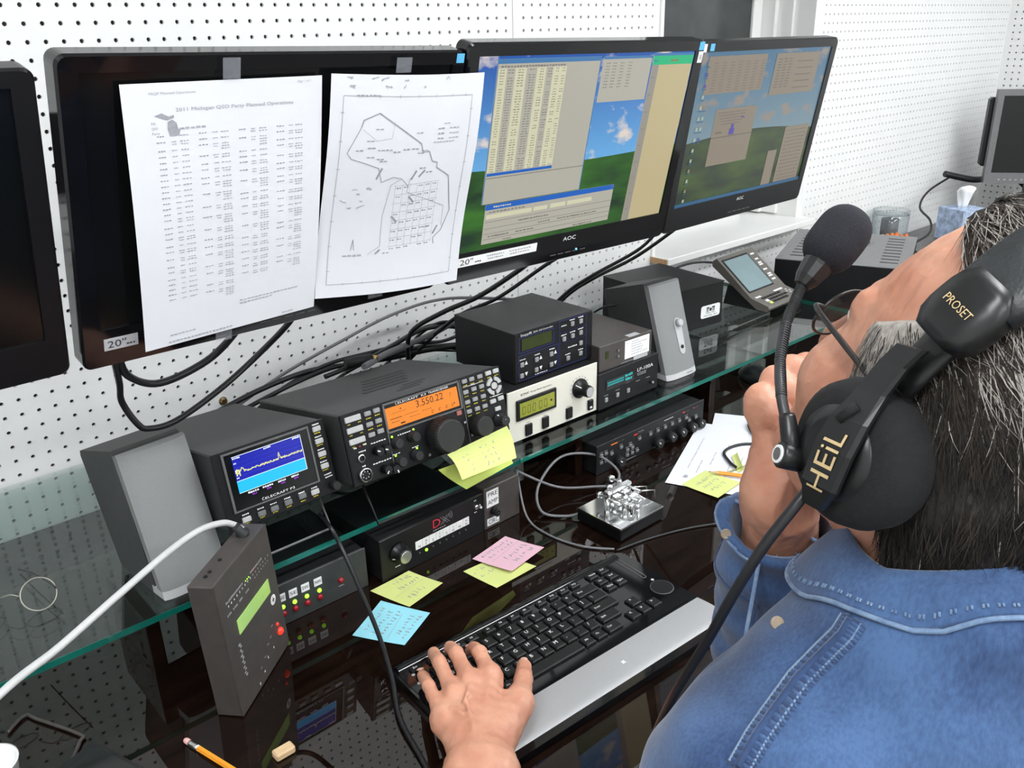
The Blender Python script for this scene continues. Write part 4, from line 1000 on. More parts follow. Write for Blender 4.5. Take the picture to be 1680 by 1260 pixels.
# ------------------------------------------------------------------ paper sheets with print (mapped through the curled surface)
class Sheet:
    def __init__(s, f): s.f = f; s.mb = {}
    def m(s, k): return s.mb.setdefault(k, MB())
    def body(s, name, m_, parent=None, nu=14, nv=18):
        V = [s.f(i / nu, j / nv, 0) for j in range(nv + 1) for i in range(nu + 1)]
        F = [(j * (nu + 1) + i, j * (nu + 1) + i + 1, (j + 1) * (nu + 1) + i + 1, (j + 1) * (nu + 1) + i) for j in range(nv) for i in range(nu)]
        V += [s.f(i / nu, j / nv, -.00012) for j in range(nv + 1) for i in range(nu + 1)]; o = (nu + 1) * (nv + 1)
        F += [tuple(i + o for i in q[::-1]) for q in F]
        return build(name, MB().add(V, F, 0, True), m_, parent, recalc=False)
    def bar(s, u, v, w, h, k):
        s.m(k).quad(s.f(u - w / 2, v + h / 2, .0004), s.f(u + w / 2, v + h / 2, .0004), s.f(u + w / 2, v - h / 2, .0004), s.f(u - w / 2, v - h / 2, .0004))
    def smudge(s, u, v, w, h, k, n=3):
        for i in range(n): s.bar(u - w / 2 + w * (i + .5) / n, v + random.uniform(-.1, .1) * h, w / n * random.uniform(.6, .9), h * random.uniform(.6, 1), k)
    def text(s, txt, u, v, w, h, k):
        V, F, tw = text_geo(txt); s.m(k).add([s.f(u + p[0] / tw * w, v - p[1] * h, .0004) for p in V], F)
    def line(s, pts, t, k, ar=1.29):
        fine = [pts[0]]
        for (a, b), (c, d) in zip(pts, pts[1:]):
            k_ = max(1, int(max(abs(c - a), abs(d - b)) / .05)); fine += [(a + (c - a) * i / k_, b + (d - b) * i / k_) for i in range(1, k_ + 1)]
        for (a, b), (c, d) in zip(fine, fine[1:]):
            dx, dy = c - a, (d - b) * ar; L = math.hypot(dx, dy) or 1; nx, ny = -dy / L * t / 2, dx / L * t / 2 / ar
            s.m(k).quad(s.f(a + nx, b + ny, .0004), s.f(c + nx, d + ny, .0004), s.f(c - nx, d - ny, .0004), s.f(a - nx, b - ny, .0004))
    def scribble(s, u0, v0, u1, v1, rows, k, t=.012):
        for r in range(rows):
            v = v0 + (v1 - v0) * (r + .5) / rows; u = u0 + random.uniform(0, .1); hh = (v1 - v0) / rows * .33
            while u < u1 - .05:
                pts = [(u + random.uniform(0, .05), v + random.uniform(-hh, hh)) for _ in range(4)]
                s.line(pts, t, k, 1.0); u += random.uniform(.06, .11)
    def done(s, parent, name='print'):
        for k, mb in s.mb.items(): tag(build(name, mb, k, parent, recalc=False), kind='stuff')
def plane_sheet(T, TL, TR, BR, BL, bulge):
    TL, TR, BR, BL = [Vector(p) for p in (TL, TR, BR, BL)]
    nrm = (TR - TL).cross(BL - TL).normalized()
    def f(u, v, o):
        p = (TL * (1 - u) + TR * u) * (1 - v) + (BL * (1 - u) + BR * u) * v
        return tuple(p - nrm * (bulge(u, v) + o) * T)
    return f
R2 = m2.matrix_basis
def on2(x, z, out): return R2 @ Vector((x / 1e3, -out, z / 1e3))
bpy.context.view_layer.update(); R2 = Matrix.LocRotScale(m2.location, m2.rotation_euler, None)
t = thing('paper_sheet', 'printed list headed 2011 Michigan QSO Party taped to the monitor', 'paper', on2(-183, -143, .004), (0, 0, 0)); base = Vector(t.location)
def local(f, base): return lambda u, v, o: tuple(Vector(f(u, v, o)) - base)
S = Sheet(local(plane_sheet(1, on2(-187.8, 135.4, .004), on2(30.4, 138.2, .004), on2(35.5, -142.7, .005), on2(-182.3, -143.7, .012), lambda u, v: .006 * math.sin(math.pi * v) * (1 - .3 * u) + .004 * (1 - u) * v * v), base))
S.f0 = S.f
_probe = Vector(S.f(.5, .5, 0)) + base
S.body('sheet', 'paper_white', t)
S.text('2011 Michigan QSO Party Planned Operations', .235, .097, .60, .0125, 'print_soft')
S.text('MiQP Planned Operations', .12, .038, .215, .009, 'print_pencil'); S.text('Page 1 of 1', .86, .020, .075, .009, 'print_pencil')
for j, s_ in enumerate(('Mi', 'QSO', 'Party')): S.text(s_, .118, .137 + j * .017, (.02, .03, .037)[j], .008, 'print_soft')
mich_up = [(.135, .108), (.17, .100), (.20, .112), (.225, .108), (.225, .118), (.19, .124), (.17, .118)]; mich_lo = [(.195, .130), (.215, .123), (.235, .135), (.24, .155), (.25, .16), (.243, .178), (.20, .180), (.192, .155)]
for P in (mich_up, mich_lo): S.m('print_soft').add([S.f(u, v, .0004) for u, v in P], [tuple(range(len(P)))])
S.smudge(.31, .155, .13, .008, 'print_pencil', 5)
cols = [(.155, .045), (.215, .03), (.265, .05), (.355, .05), (.415, .03), (.465, .055), (.555, .05), (.612, .03), (.665, .055), (.76, .05), (.82, .03), (.865, .055)]
for g in range(4):
    v = .178; q = 0
    while v < (.82, .84, .80, .80)[g] - g * .01:
        rows = random.choice((1, 1, 2, 2, 3, 4)) if g else random.choice((1, 1, 2))
        for ci, (u, wd) in enumerate(cols[g * 3:g * 3 + 3]):
            for r in range(1 if ci == 0 else rows if ci == 2 else min(rows, 2)):
                S.smudge(u, v + r * .0095, wd * random.uniform(.7, 1), .0045, 'print_pencil' if ci else 'print_soft', 3)
        v += .0095 * max(rows, 1) + .0115
S.smudge(.70, .875, .36, .006, 'print_pencil', 16); S.smudge(.62, .888, .2, .006, 'print_pencil', 9); S.smudge(.20, .955, .14, .006, 'print_pencil', 7); S.smudge(.82, .985, .07, .006, 'print_pencil', 4); S.smudge(.30, .985, .36, .008, 'print_pencil', 18)
S.done(t)
t = thing('paper_sheet', 'line map of Michigan counties with pencilled notes taped to the monitor', 'paper', on2(36, -132, .004)); base = Vector(t.location)
S = Sheet(local(plane_sheet(1, on2(38.8, 141.2, .009), on2(259.7, 139.2, .016), on2(264.1, -147.1, .016), on2(35.8, -131.7, .006), lambda u, v: .008 * math.sin(math.pi * u) + .003 * math.sin(2 * math.pi * v)), base))
S.body('sheet', 'paper_white', t)
q = 1000.
S.line([(.070, .083), (.915, .089), (.922, .942), (.063, .935), (.070, .083)], .003, 'print_pencil')
S.line([(x / q, y / q) for x, y in [(181, 211), (191, 182), (283, 153), (569, 288), (587, 327), (633, 325), (663, 371), (702, 378), (703, 402), (807, 447), (861, 619), (814, 716), (757, 750), (766, 782)]], .006, 'print_soft')
S.line([(x / q, y / q) for x, y in [(181, 211), (111, 320), (139, 347), (225, 367), (307, 390), (336, 455), (409, 434), (466, 444), (515, 480)]], .004, 'print_soft')
S.line([(x / q, y / q) for x, y in [(466, 444), (400, 470), (371, 617), (377, 763), (300, 800)]], .003, 'print_pencil'); S.line([(x / q, y / q) for x, y in [(523, 444), (512, 508), (805, 594), (810, 695)]], .003, 'print_pencil'); S.line([(.19, .22), (.28, .27), (.37, .26), (.38, .19)], .002, 'print_pencil')
for r in range(8):
    v = .465 + r * .042; S.line([(.43, v + .012), (.74, v)], .0018, 'print_pencil')
    for c_ in range(6):
        if random.random() < .85: S.smudge(.455 + c_ * .05, v + .022 - c_ * .002, .034, .006, 'print_soft', 2)
for c_ in range(7): S.line([(.43 + c_ * .05, .47), (.44 + c_ * .05, .77)], .0016, 'print_pencil')
for u, v in ((.29, .22), (.18, .31), (.24, .27), (.25, .30), (.31, .31), (.36, .31), (.41, .32), (.47, .31), (.53, .31), (.60, .32), (.57, .33), (.25, .34), (.31, .35), (.55, .24), (.69, .69), (.42, .80), (.33, .36), (.60, .40), (.65, .42)): S.smudge(u, v, .05, .006, 'print_soft', 2)
for a_, b_ in (((.33, .39), (.30, .44)), ((.56, .41), (.53, .45)), ((.62, .41), (.58, .44)), ((.43, .62), (.47, .65)), ((.53, .53), (.57, .56)), ((.78, .69), (.75, .73)), ((.38, .78), (.35, .80))): S.line([a_, b_], .012, 'print_soft')
for r in range(3): S.smudge(.70, .226 + r * .022, .05, .008, 'print_soft', 2); S.smudge(.80, .226 + r * .022, .08, .006, 'print_pencil', 3)
S.smudge(.73, .285, .16, .005, 'print_pencil', 7); S.smudge(.74, .205, .05, .005, 'print_pencil', 2); S.smudge(.21, .082, .14, .008, 'print_soft', 6)
S.line([(.195, .775), (.205, .722), (.215, .775)], .004, 'print_soft'); S.smudge(.205, .80, .12, .010, 'print_pencil', 4)
for u in (.05, .17, .27, .39, .53, .70, .87): S.scribble(u - .02, .002, u + .10, .03, 1, 'print_pencil', .004)
for u in (.05, .27, .39, .53, .70, .87): S.scribble(u - .02, .035, u + .10, .06, 1, 'print_pencil', .004)
S.scribble(.09, .47, .30, .58, 4, 'print_pencil', .004)
for v in (.15, .27, .39, .51, .63, .75, .87):
    S.bar(.918, v, .02, .003, 'print_pencil'); S.bar(.068, v, .02, .003, 'print_pencil')
for u in (.16, .28, .40, .52, .64, .76, .86): S.bar(u, .086, .003, .014, 'print_pencil'); S.bar(u, .938, .003, .014, 'print_pencil')
S.done(t)

# sticky notes and loose papers on the desk
def flat_sheet(name, label, cat, m_, P, z, curl=0., group=None, scr=None, nu=8, nv=8):
    c = Vector((P[0][0], P[0][1], z)); t = thing(name, label, cat, c, group=group)
    def f(u, v, o):
        x = (P[0][0] * (1 - u) + P[1][0] * u) * (1 - v) + (P[3][0] * (1 - u) + P[2][0] * u) * v
        y = (P[0][1] * (1 - u) + P[1][1] * u) * (1 - v) + (P[3][1] * (1 - u) + P[2][1] * u) * v
        return (x - c.x, y - c.y, o + .0002 + curl * (v ** 2 + .4 * u * u))
    S = Sheet(f); S.body('sheet', m_, t, nu, nv)
    if scr: scr(S)
    S.done(t, 'handwriting'); return t
# corners in reading order: top-left, top-right, bottom-right, bottom-left
flat_sheet('sticky_note', 'yellow sticky note in front of the antenna selector', 'sticky note', 'sticky_yellow', [(.1893, -.5395 - .004), (.26, -.5284 - .014), (.275, -.6087), (.2058, -.62)], DESK + .0005, .004, scr=lambda S: (S.scribble(.35, .05, .95, .5, 2, 'print_soft', .013), S.line([(.1, .55), (.9, .5)], .008, 'print_soft'), S.scribble(.2, .6, .8, .9, 1, 'print_soft', .013)))
flat_sheet('sticky_note', 'blue sticky note with pencilled call signs on the desk', 'sticky note', 'sticky_blue', [(.1142, -.6134), (.1865, -.5759), (.2188, -.6519), (.1525, -.6831)], DESK + .0005, .003, scr=lambda S: (S.scribble(.1, .08, .9, .55, 3, 'print_soft', .016), S.line([(.1, .62), (.8, .55)], .008, 'print_soft'), S.scribble(.15, .66, .9, .95, 2, 'print_soft', .016)))
flat_sheet('sticky_note', 'yellow sticky note half hidden under the pink note', 'sticky note', 'sticky_yellow', [(.3206, -.6), (.395, -.605), (.4079, -.6702), (.3278, -.6698)], DESK + .0005, .002, scr=lambda S: S.scribble(.05, .1, .5, .5, 2, 'print_soft', .013))
flat_sheet('sticky_note', 'pink sticky note with pencilled writing on top of a yellow note', 'sticky note', 'sticky_pink', [(.3496, -.5867), (.4285, -.5749), (.447, -.6471), (.368, -.6587)], DESK + .0034, .004, scr=lambda S: (S.scribble(.1, .06, .95, .35, 2, 'print_soft', .016), S.line([(.1, .42), (.95, .36)], .008, 'print_soft'), S.scribble(.25, .45, .95, .9, 2, 'print_soft', .016)))
pB = Vector((.760, -.636)); dB = Vector((.055, -.123)).normalized(); eB = Vector((-dB.y, dB.x))
cB = [pB, pB + dB * .216, pB + dB * .216 + eB * .279, pB + eB * .279]
pA = Vector((.838, -.657)); eA = Vector((.86, .51)); dA = Vector((.51, -.86))
cA = [pA, pA + eA * .279, pA + eA * .279 + dA * .216, pA + dA * .216]
flat_sheet('paper_sheet', 'white printed sheet lying under another on the desk by the processor', 'paper', 'paper_white', [(cA[0].x, cA[0].y), (cA[1].x, cA[1].y), (cA[2].x, cA[2].y), (cA[3].x, cA[3].y)], DESK + .0004, scr=lambda S: [S.smudge(.2 + .1 * (j % 3), .1 + .12 * j, .02, .06, 'print_pencil', 1) for j in range(5)])
flat_sheet('paper_sheet', 'white printed sheet with a sticky note and pencil lying on it', 'paper', 'paper_white', [(cB[0].x, cB[0].y), (cB[3].x, cB[3].y), (cB[2].x, cB[2].y), (cB[1].x, cB[1].y)], DESK + .0012, scr=lambda S: (S.text('2011 Michigan QSO Party', .25, .12, .5, .012, 'print_soft'), S.smudge(.13, .13, .04, .04, 'print_soft', 2), [S.smudge(.3 + .15 * (j % 3), .2 + .08 * j, .2, .012, 'print_pencil', 6) for j in range(6)]))
flat_sheet('sticky_note', 'yellow sticky note lying on the printed sheet beside the pencil', 'sticky note', 'sticky_yellow', [(.775, -.662), (.848, -.660), (.852, -.734), (.778, -.738)], DESK + .0019, .002, scr=lambda S: S.scribble(.15, .15, .85, .8, 3, 'print_soft', .012))
for P in ([(.885, -.705), (.93, -.66), (.937, -.667), (.892, -.713)], [(.875, -.690), (.925, -.700), (.924, -.709), (.874, -.699)]):
    flat_sheet('sticky_strip', 'narrow yellow sticky strip on the papers beside the hand', 'sticky strip', 'sticky_yellow', P, DESK + .0022 + random.uniform(0, .0004), .006, group='yellow strips on the papers')
# two notes stuck to the transceiver
def hang(label, m_, TL, TR, BR, BL, bow, scr):
    t = thing('sticky_note', label, 'sticky note', (BL[0], BL[1], BL[2] + ZO)); base = Vector(t.location)
    up = lambda p: Vector((p[0], p[1], p[2] + ZO))
    S = Sheet(local(plane_sheet(1, up(TL), up(TR), up(BR), up(BL), bow), base)); S.body('sheet', m_, t, 10, 10); scr(S); S.done(t, 'handwriting')
hang('lined yellow sticky note hanging below the tuning knob of the transceiver', 'sticky_yellow', (.330, -.563, -.632), (.455, -.556, -.628), (.424, -.612, -.653), (.318, -.612, -.651), lambda u, v: .006 * math.sin(math.pi * v), lambda S: ([S.bar(.5, .12 + .14 * j, .96, .006, 'sticky_green') for j in range(7)], S.scribble(.12, .3, .3, .95, 4, 'print_soft', .010), S.scribble(.38, .25, .72, .95, 4, 'print_soft', .010)))
hang('greener yellow sticky note curling out under the lined note on the transceiver', 'sticky_green', (.300, -.580, -.640), (.475, -.545, -.668), (.4628, -.560, -.6953), (.356, -.572, -.697), lambda u, v: -.006 * math.sin(math.pi * v), lambda S: None)

# ------------------------------------------------------------------ pencils
def pencil(label, tip, d, z, L=.175, back=True):
    d = Vector((d[0], d[1], 0)).normalized(); a = Vector((tip[0], tip[1], z + .0037))
    t = thing('pencil', label, 'pencil', tuple(a)); o = Vector((0, 0, 0)); r = .0036
    build('lead', MB().rev([(o, .0004), (d * .004, .001)], 8), 'print_black', t)
    build('sharpened_wood', MB().rev([(d * .004, .001), (d * .018, r)], 6, sm=False), 'pencil_wood', t)
    build('shaft', MB().rev([(d * .018, r), (d * (L - .025), r)], 6, sm=False), 'pencil_orange', t)
    build('ferrule', MB().rev([(d * (L - .025), r), (d * (L - .019), r * 1.06), (d * (L - .017), r), (d * (L - .011), r * 1.06), (d * (L - .009), r)], 12), 'nickel', t)
    build('eraser', MB().rev([(d * (L - .009), r * .95), (d * (L - .002), r * .95), (d * L, r * .7)], 12), 'eraser_pink', t)
e0 = Vector((-.134, -.645)); e1 = Vector((-.116, -.713)); dd = (e1 - e0).normalized()
pencil('orange pencil with its pink eraser end on the dark desk', tuple(e0 + dd * .175), tuple(-dd), DESK)
pencil('orange pencil lying on the yellow note and printed sheet', (.840, -.672), (.5, -.86), DESK + .004)

# ------------------------------------------------------------------ keyboard
t = thing('computer_keyboard', 'slim black keyboard with a silver palm rest under the left hand', 'keyboard', (.1043, -.7172, DESK), (0, 0, -.052))
K = 1e-3
prof = rrect(0, .417, -.222, .0, .012, 4)
b = MB(); b.prism(prof, 'z', .002, .012); build('base_plate', b, 'gloss_black', t)
b = MB(); b.prism(rrect(.004, .413, -.152, -.002, .009, 4), 'z', .012, .0128); build('key_deck', b, 'gloss_black', t)
b = MB(); b.ring_loft([[(x, -.002 - .016 * s_, .012 + .005 * math.sin(math.pi * s_)) for x in np.linspace(.006, .40, 2)] for s_ in np.linspace(0, 1, 7)], closed=False, cap0=False, cap1=False); build('rear_lip', b, 'gloss_black', t)
V = []; n = 10
for i in range(n + 1):
    s_ = i / n; y = -.156 - .063 * s_; zz = .0124 + .0022 * math.sin(math.pi * min(s_ * 1.0, 1)) - (.004 * max(0, s_ - .8) / .2)
    V.append([(.004, y, zz), (.415, y, zz)])
b = MB(); b.ring_loft(V, closed=False, cap0=False, cap1=False); b.add([(.004, -.156, .0118), (.415, -.156, .0118), (.415, -.156, .0124), (.004, -.156, .0124), (.004, -.219, .003), (.415, -.219, .003), (.415, -.219, .0084), (.004, -.219, .0084)], [(0, 1, 2, 3), (4, 5, 6, 7), (1, 5, 6, 2), (0, 4, 7, 3)])
build('palm_rest', b, 'brushed_alu', t)
mb = MB().prism([(.235 + .004 * math.cos(a) * (1 if k % 2 else .45), -.186 + .004 * math.sin(a) * (1 if k % 2 else .45)) for k, a in enumerate(np.linspace(0, 6.28, 9)[:-1])], 'z', .0146, .0149); build('logo_mark', mb, 'label_white', t)
mat('key_black', (.006, .006, .0065), .45, spec=.35, noise=.1, nscale=100, bump=.1, bscale=1500)
mat('key_legend', (.75, .75, .75), .5, noise=.03, nscale=100)
rows = [
 (-24, 9.5, [('Esc', 26, 16)] + [('F%d' % (i + 1), 52 + 21.2 * i + (7 if i > 3 else 0) + (7 if i > 7 else 0), 16) for i in range(12)]),
 (-44, 17, [('`', 26, 17)] + [(c, 46.4 + 20.4 * i, 17) for i, c in enumerate('1234567890-=')] + [('Bksp', 302, 37)]),
 (-64.5, 17, [('Tab', 31, 27)] + [(c, 56.6 + 20.4 * i, 17) for i, c in enumerate('QWERTYUIOP[]')] + [('\\', 306, 27)]),
 (-85, 17, [('Caps', 34, 32)] + [(c, 61.7 + 20.4 * i, 17) for i, c in enumerate("ASDFGHJKL;'")] + [('Enter', 299, 42)]),
 (-105.5, 17, [('Shift', 39, 42)] + [(c, 71.9 + 20.4 * i, 17) for i, c in enumerate('ZXCVBNM,./')] + [('Shift', 288, 34)]),
 (-126, 17, [('Ctrl', 30, 25), ('Fn', 55, 17), ('Win', 76, 17), ('Alt', 97, 17), ('', 163, 108), ('Alt', 229, 17), ('Fn', 250, 17), ('Ctrl', 275, 25)]),
]
extra = [('Home', 334, -24, 17, 13), ('Del', 356, -24, 17, 13), ('Ins', 336, -42, 17, 14), ('End', 357, -42, 17, 14), ('PgUp', 336, -60, 17, 14), ('PgDn', 357, -60, 17, 14), ('^', 336, -106, 17, 17), ('<', 315, -126, 17, 17), ('v', 336, -126, 17, 17), ('>', 357, -126, 17, 17)]
allk = [(s_, x, y, w, h) for y, h, r in rows for s_, x, w in r] + extra
cache = {}; lg = MB()
for s_, x, y, w, h in allk:
    if (w, h) not in cache:
        q = MB(); a, b_ = w * K / 2, h * K / 2; i_ = .0014
        q.ring_loft([[(-a, -b_, 0), (a, -b_, 0), (a, b_, 0), (-a, b_, 0)], [(-a, -b_, .0028), (a, -b_, .0028), (a, b_, .0028), (-a, b_, .0028)], [(-a + i_, -b_ + i_, .0042), (a - i_, -b_ + i_, .0042), (a - i_, b_ - i_, .0042), (-a + i_, b_ - i_, .0042)]], sm=False)
        o = build('key', q, 'key_black', t); cache[(w, h)] = o
    else: o = share('key', cache[(w, h)], t)
    o.location = (x * K, y * K, .0128)
    if s_: lg.text(s_, ((x - w / 2 + 4) * K, (y - (0 if len(s_) == 1 else 1)) * K, .01725), EX, (0, 1, 0), .0056 if len(s_) == 1 else .0034, width=None)
tag(build('key_legends', lg, 'key_legend', t), kind='stuff')
dsc = MB(); dsc.rev([((.394, -.108, .0128), .0165), ((.394, -.108, .0142), .0165), ((.394, -.108, .0138), .0150)], 32); build('touch_disc', dsc, 'satin_black', t)
rg = MB(); rg.tube([(.394 + .0168 * math.cos(a), -.108 + .0168 * math.sin(a), .0136) for a in np.linspace(0, 2 * math.pi, 33)], .0006, 5, smooth=0); build('disc_ring', rg, 'panel_bezel', t)
sd = MB(); sd.tube([(.394 + .0035 * math.cos(a), (-.018 if math.sin(a) > 0 else -.072) + .0035 * math.sin(a), .0131) for a in np.linspace(0, 2 * math.pi, 25)], .0006, 5, smooth=0); build('volume_slider', sd, 'panel_bezel', t)
for p in ((.378, -.006), (.398, -.086), (.012, -.012), (.018, -.030), (.015, -.048)): build('shortcut_button', MB().cyl((p[0], p[1], .0126), (p[0], p[1], .0134), .0024, n=10), 'button_white', t)
for x in (.03, .387):
    for y in (-.03, -.19): build('rubber_foot', MB().cyl((x, y, .002), (x, y, 0), .006, n=10), 'rubber_black', t)

# ------------------------------------------------------------------ morse paddle
t = thing('morse_paddle', 'chrome morse code paddle on a heavy polished base', 'morse paddle', (.606, -.665, DESK), (0, 0, .0))
build('base', MB().box(-.054, .054, -.048, .048, .002, .024, .0015), 'satin_black', t)
build('base_plate', MB().box(-.0535, .0535, -.0475, .0475, .024, .0252, .0004), 'chrome', t)
for x in (-.045, .045):
    for y in (-.04, .04): build('rubber_foot', MB().cyl((x, y, .002), (x, y, 0), .005, n=8), 'rubber_black', t)
for x, y, h in ((-.022, .010, .034), (.026, .028, .030), (-.020, -.038, .028), (.004, -.006, .020), (.016, -.022, .018)):
    mb = MB(); mb.rev([((x, y, .025), .0052), ((x, y, .025 + h), .0052), ((x, y, .0265 + h), .004)], 16); build('post', mb, 'chrome', t)
build('top_bar', MB().box(-.028, .032, .004, .014, .054, .060, .001), 'chrome', t)
for sy in (-.006, .012):
    mb = MB(); mb.box(-.006, .040, sy, sy + .004, .036, .044, .0006); build('lever_arm', mb, 'chrome', t)
for p0, p1, r in (((-.006, -.03, .040), (-.006, .03, .040), .0022), ((.010, -.034, .044), (.010, .034, .044), .0022), ((.026, -.02, .052), (.026, .044, .052), .0026), ((-.022, -.016, .046), (-.022, .026, .046), .0024)):
    build('contact_screw', MB().cyl(p0, p1, r, n=10), 'nickel', t)
for p in ((.026, .044, .052), (.010, .034, .044), (.010, -.034, .044), (-.022, .026, .046)): build('thumb_nut', MB().cyl((p[0], p[1] - .002, p[2]), (p[0], p[1] + .004, p[2]), .0058, n=14), 'chrome', t)
sp = [(-.004 + .004 * math.cos(a), -.016 + a * .0012, .040 + .004 * math.sin(a)) for a in np.linspace(0, 26, 120)]; build('spring', MB().tube(sp, .0006, 5, smooth=0), 'nickel', t)
for sy in (-.004, .014):
    mb = MB(); mb.tube([(.038, sy, .042), (.070, sy - .010, .036), (.066, sy - .016, .006), (.038, sy - .002, .036)], .0013, 7, smooth=0); build('finger_loop', mb, 'chrome', t)
build('name_plate', MB().box(-.050, -.024, -.046, -.036, .0252, .0256), 'label_grey', t)

# ------------------------------------------------------------------ small things left and right
t = thing('reading_glasses', 'thin wire reading glasses lying on the glass shelf', 'glasses', (-.215, -.395, SHELF))
mat('wire_gold', (.38, .36, .31), .3, metal=.8, noise=.1, nscale=60)
for cx, cy in ((.012, -.005), (-.048, .025)):
    ring = [(cx + .023 * math.cos(a) * .9, cy + .004 + .012 * math.sin(a), .018 + .017 * math.sin(a)) for a in np.linspace(0, 2 * math.pi, 26)]
    build('rim', MB().tube(ring, .0008, 6, smooth=0), 'wire_gold', t)
    build('lens', MB().add([(cx + .0225 * math.cos(a) * .9, cy + .004 + .0118 * math.sin(a), .018 + .0166 * math.sin(a)) for a in np.linspace(0, 2 * math.pi, 26)[:-1]], [tuple(range(25))]), 'lens_glass', t)
build('bridge', MB().tube([(-.009, .004, .022), (-.017, .008, .026), (-.027, .016, .022)], .0008, 6), 'wire_gold', t)
for s_ in ((.032, -.006, .020), (-.066, .032, .020)): build('temple_arm', MB().tube([s_, (s_[0] - .01, s_[1] + .06, .016), (s_[0] - .02, s_[1] + .11, .004)], .0009, 6), 'cable_black', t)
t = thing('smartphone', 'dark slim phone lying on the desk near the pencil', 'phone', (-.235, -.72, DESK), (0, 0, .35))
build('body', MB().prism(rrect(0, .066, 0, .125, .010, 5), 'z', 0, .010), 'satin_black', t); build('screen', MB().prism(rrect(.004, .062, .012, .113, .004, 3), 'z', .010, .0104), 'screen_black', t)
t = thing('paper_cup', 'white paper cup standing at the left of the desk', 'cup', (-.318, -.575, DESK))
cp = MB(); cp.rev([((0, 0, .0), .024), ((0, 0, .042), .030), ((0, 0, .0425), .031), ((0, 0, .0415), .0285), ((0, 0, .002), .022)], 28, cap0=True, cap1=True); build('cup_wall', cp, 'label_white', t)
tag(build('eraser', MB().box(-.012, .012, -.007, .007, 0, .010, .002), 'pencil_wood'), 'small tan eraser on the desk beside the keyboard', 'eraser').location = (-.058, -.742, DESK)
t = thing('tissue_box', 'blue patterned tissue box with a white tissue standing up', 'tissue box', (3.05, -.19, DESK), (0, 0, -.35))
build('carton', MB().box(-.058, .058, -.058, .058, 0, .118, .001), 'tissue_box', t)
ts = MB(); rings = []
for i in range(6):
    s_ = i / 5; rings.append([((.018 + .022 * s_) * math.cos(a) * (1 + .25 * math.sin(3 * a + 2 * s_)), (.008 + .012 * s_) * math.sin(a) * (1 + .3 * math.sin(5 * a)), .117 + .07 * s_ + .008 * s_ * math.sin(2 * a)) for a in np.linspace(0, 2 * math.pi, 21)[:-1]])
ts.ring_loft(rings); build('tissue', ts, 'tissue', t)
t = thing('glass_jar', 'clear round jar on the desk behind the amplifier', 'jar', (2.72, -.075, DESK))
jr = MB(); jr.rev([((0, 0, .004), .060), ((0, 0, .125), .062), ((0, 0, .130), .056)], 28, cap1=False); build('jar_wall', jr, 'jar_glass', t)
build('lid', MB().rev([((0, 0, .128), .063), ((0, 0, .142), .063), ((0, 0, .144), .058)], 28), 'jar_glass', t); build('contents', MB().rev([((0, 0, .002), .03), ((0, 0, .11), .03)], 18), 'cable_grey', t)
t = thing('parts_tray', 'pale yellow tray of orange caps beside the glass jar', 'tray', (2.56, -.14, DESK), (0, 0, -.3))
tr = MB(); tr.box(-.09, .09, -.04, .04, 0, .06); build('tray_body', tr, 'tray_yellow', t)
src = None
for j in range(16):
    mb = MB().rev([((0, 0, 0), .009), ((0, 0, .016), .008), ((0, 0, .024), .004)], 10)
    o = build('orange_cap', mb, 'orange_plastic') if src is None else bpy.data.objects.new('orange_cap', src.data)
    if src is None: src = o
    else: COL.objects.link(o)
    o.location = (2.56 + .155 * ((j % 8) / 7 - .5) * .955 , -.14 - .155 * ((j % 8) / 7 - .5) * .295 + (.018 if j > 7 else -.016), DESK + .060); tag(o, 'orange plastic cap standing in the pale yellow tray', 'cap', 'orange caps in the tray')
# far grey monitor
t = thing('flat_monitor', 'grey framed switched-off monitor on a stand in the far corner', 'monitor', (3.28, -.16, DESK), (0, 0, -.95))
w, h = .40, .345; z0 = .175
fr = MB()
for a in ((0, .022, z0, z0 + h), (w - .022, w, z0, z0 + h), (.022, w - .022, z0 + h - .022, z0 + h), (.022, w - .022, z0, z0 + .04)): fr.box(a[0], a[1], 0, .03, a[2], a[3])
build('frame', fr, 'grey_monitor', t); build('screen_panel', MB().box(.022, w - .022, .004, .028, z0 + .04, z0 + h - .022), 'screen_black', t); build('rear_shell', MB().box(-.015, w - .05, .03, .075, z0 + .06, z0 + h - .03, .008), 'satin_black', t)
bt = MB(); 
for j in range(6): bt.box(.05 + .02 * j, .057 + .02 * j, -.001, 0, z0 + .012, z0 + .017)
build('buttons', bt, 'button_white', t)
build('stand_neck', MB().box(w / 2 - .04, w / 2 + .04, .035, .06, .012, z0 + .08, .004), 'satin_black', t); build('stand_foot', MB().box(w / 2 - .12, w / 2 + .12, -.04, .14, 0, .014, .004), 'satin_black', t)

# ------------------------------------------------------------------ cables
def cable(label, pts, r, m_='cable_black', group=None, cat='cable', name='cable', n=8):
    b0 = Vector(pts[0]); o = build(name, MB().tube([Vector(p) - b0 for p in pts], r, n, smooth=7), m_); o.location = b0
    return tag(o, label, cat, group)
z_ = lambda *P: [(p[0], p[1], p[2] + ZO) for p in P]
cable('thick black cable looping below the left end of the paper-covered monitor', z_((-.085, -.50, -.385), (-.068, -.44, -.44), (-.064, -.42, -.471), (-.051, -.42, -.505), (-.038, -.42, -.516), (-.002, -.42, -.516), (.061, -.42, -.491), (.119, -.42, -.459), (.150, -.47, -.405), (.155, -.50, -.37)), .0042)
cable('short black cable sagging under the paper-covered monitor', z_((-.08, -.50, -.38), (-.062, -.46, -.425), (-.02, -.44, -.452), (.04, -.45, -.435), (.072, -.48, -.395), (.08, -.50, -.365)), .0048)
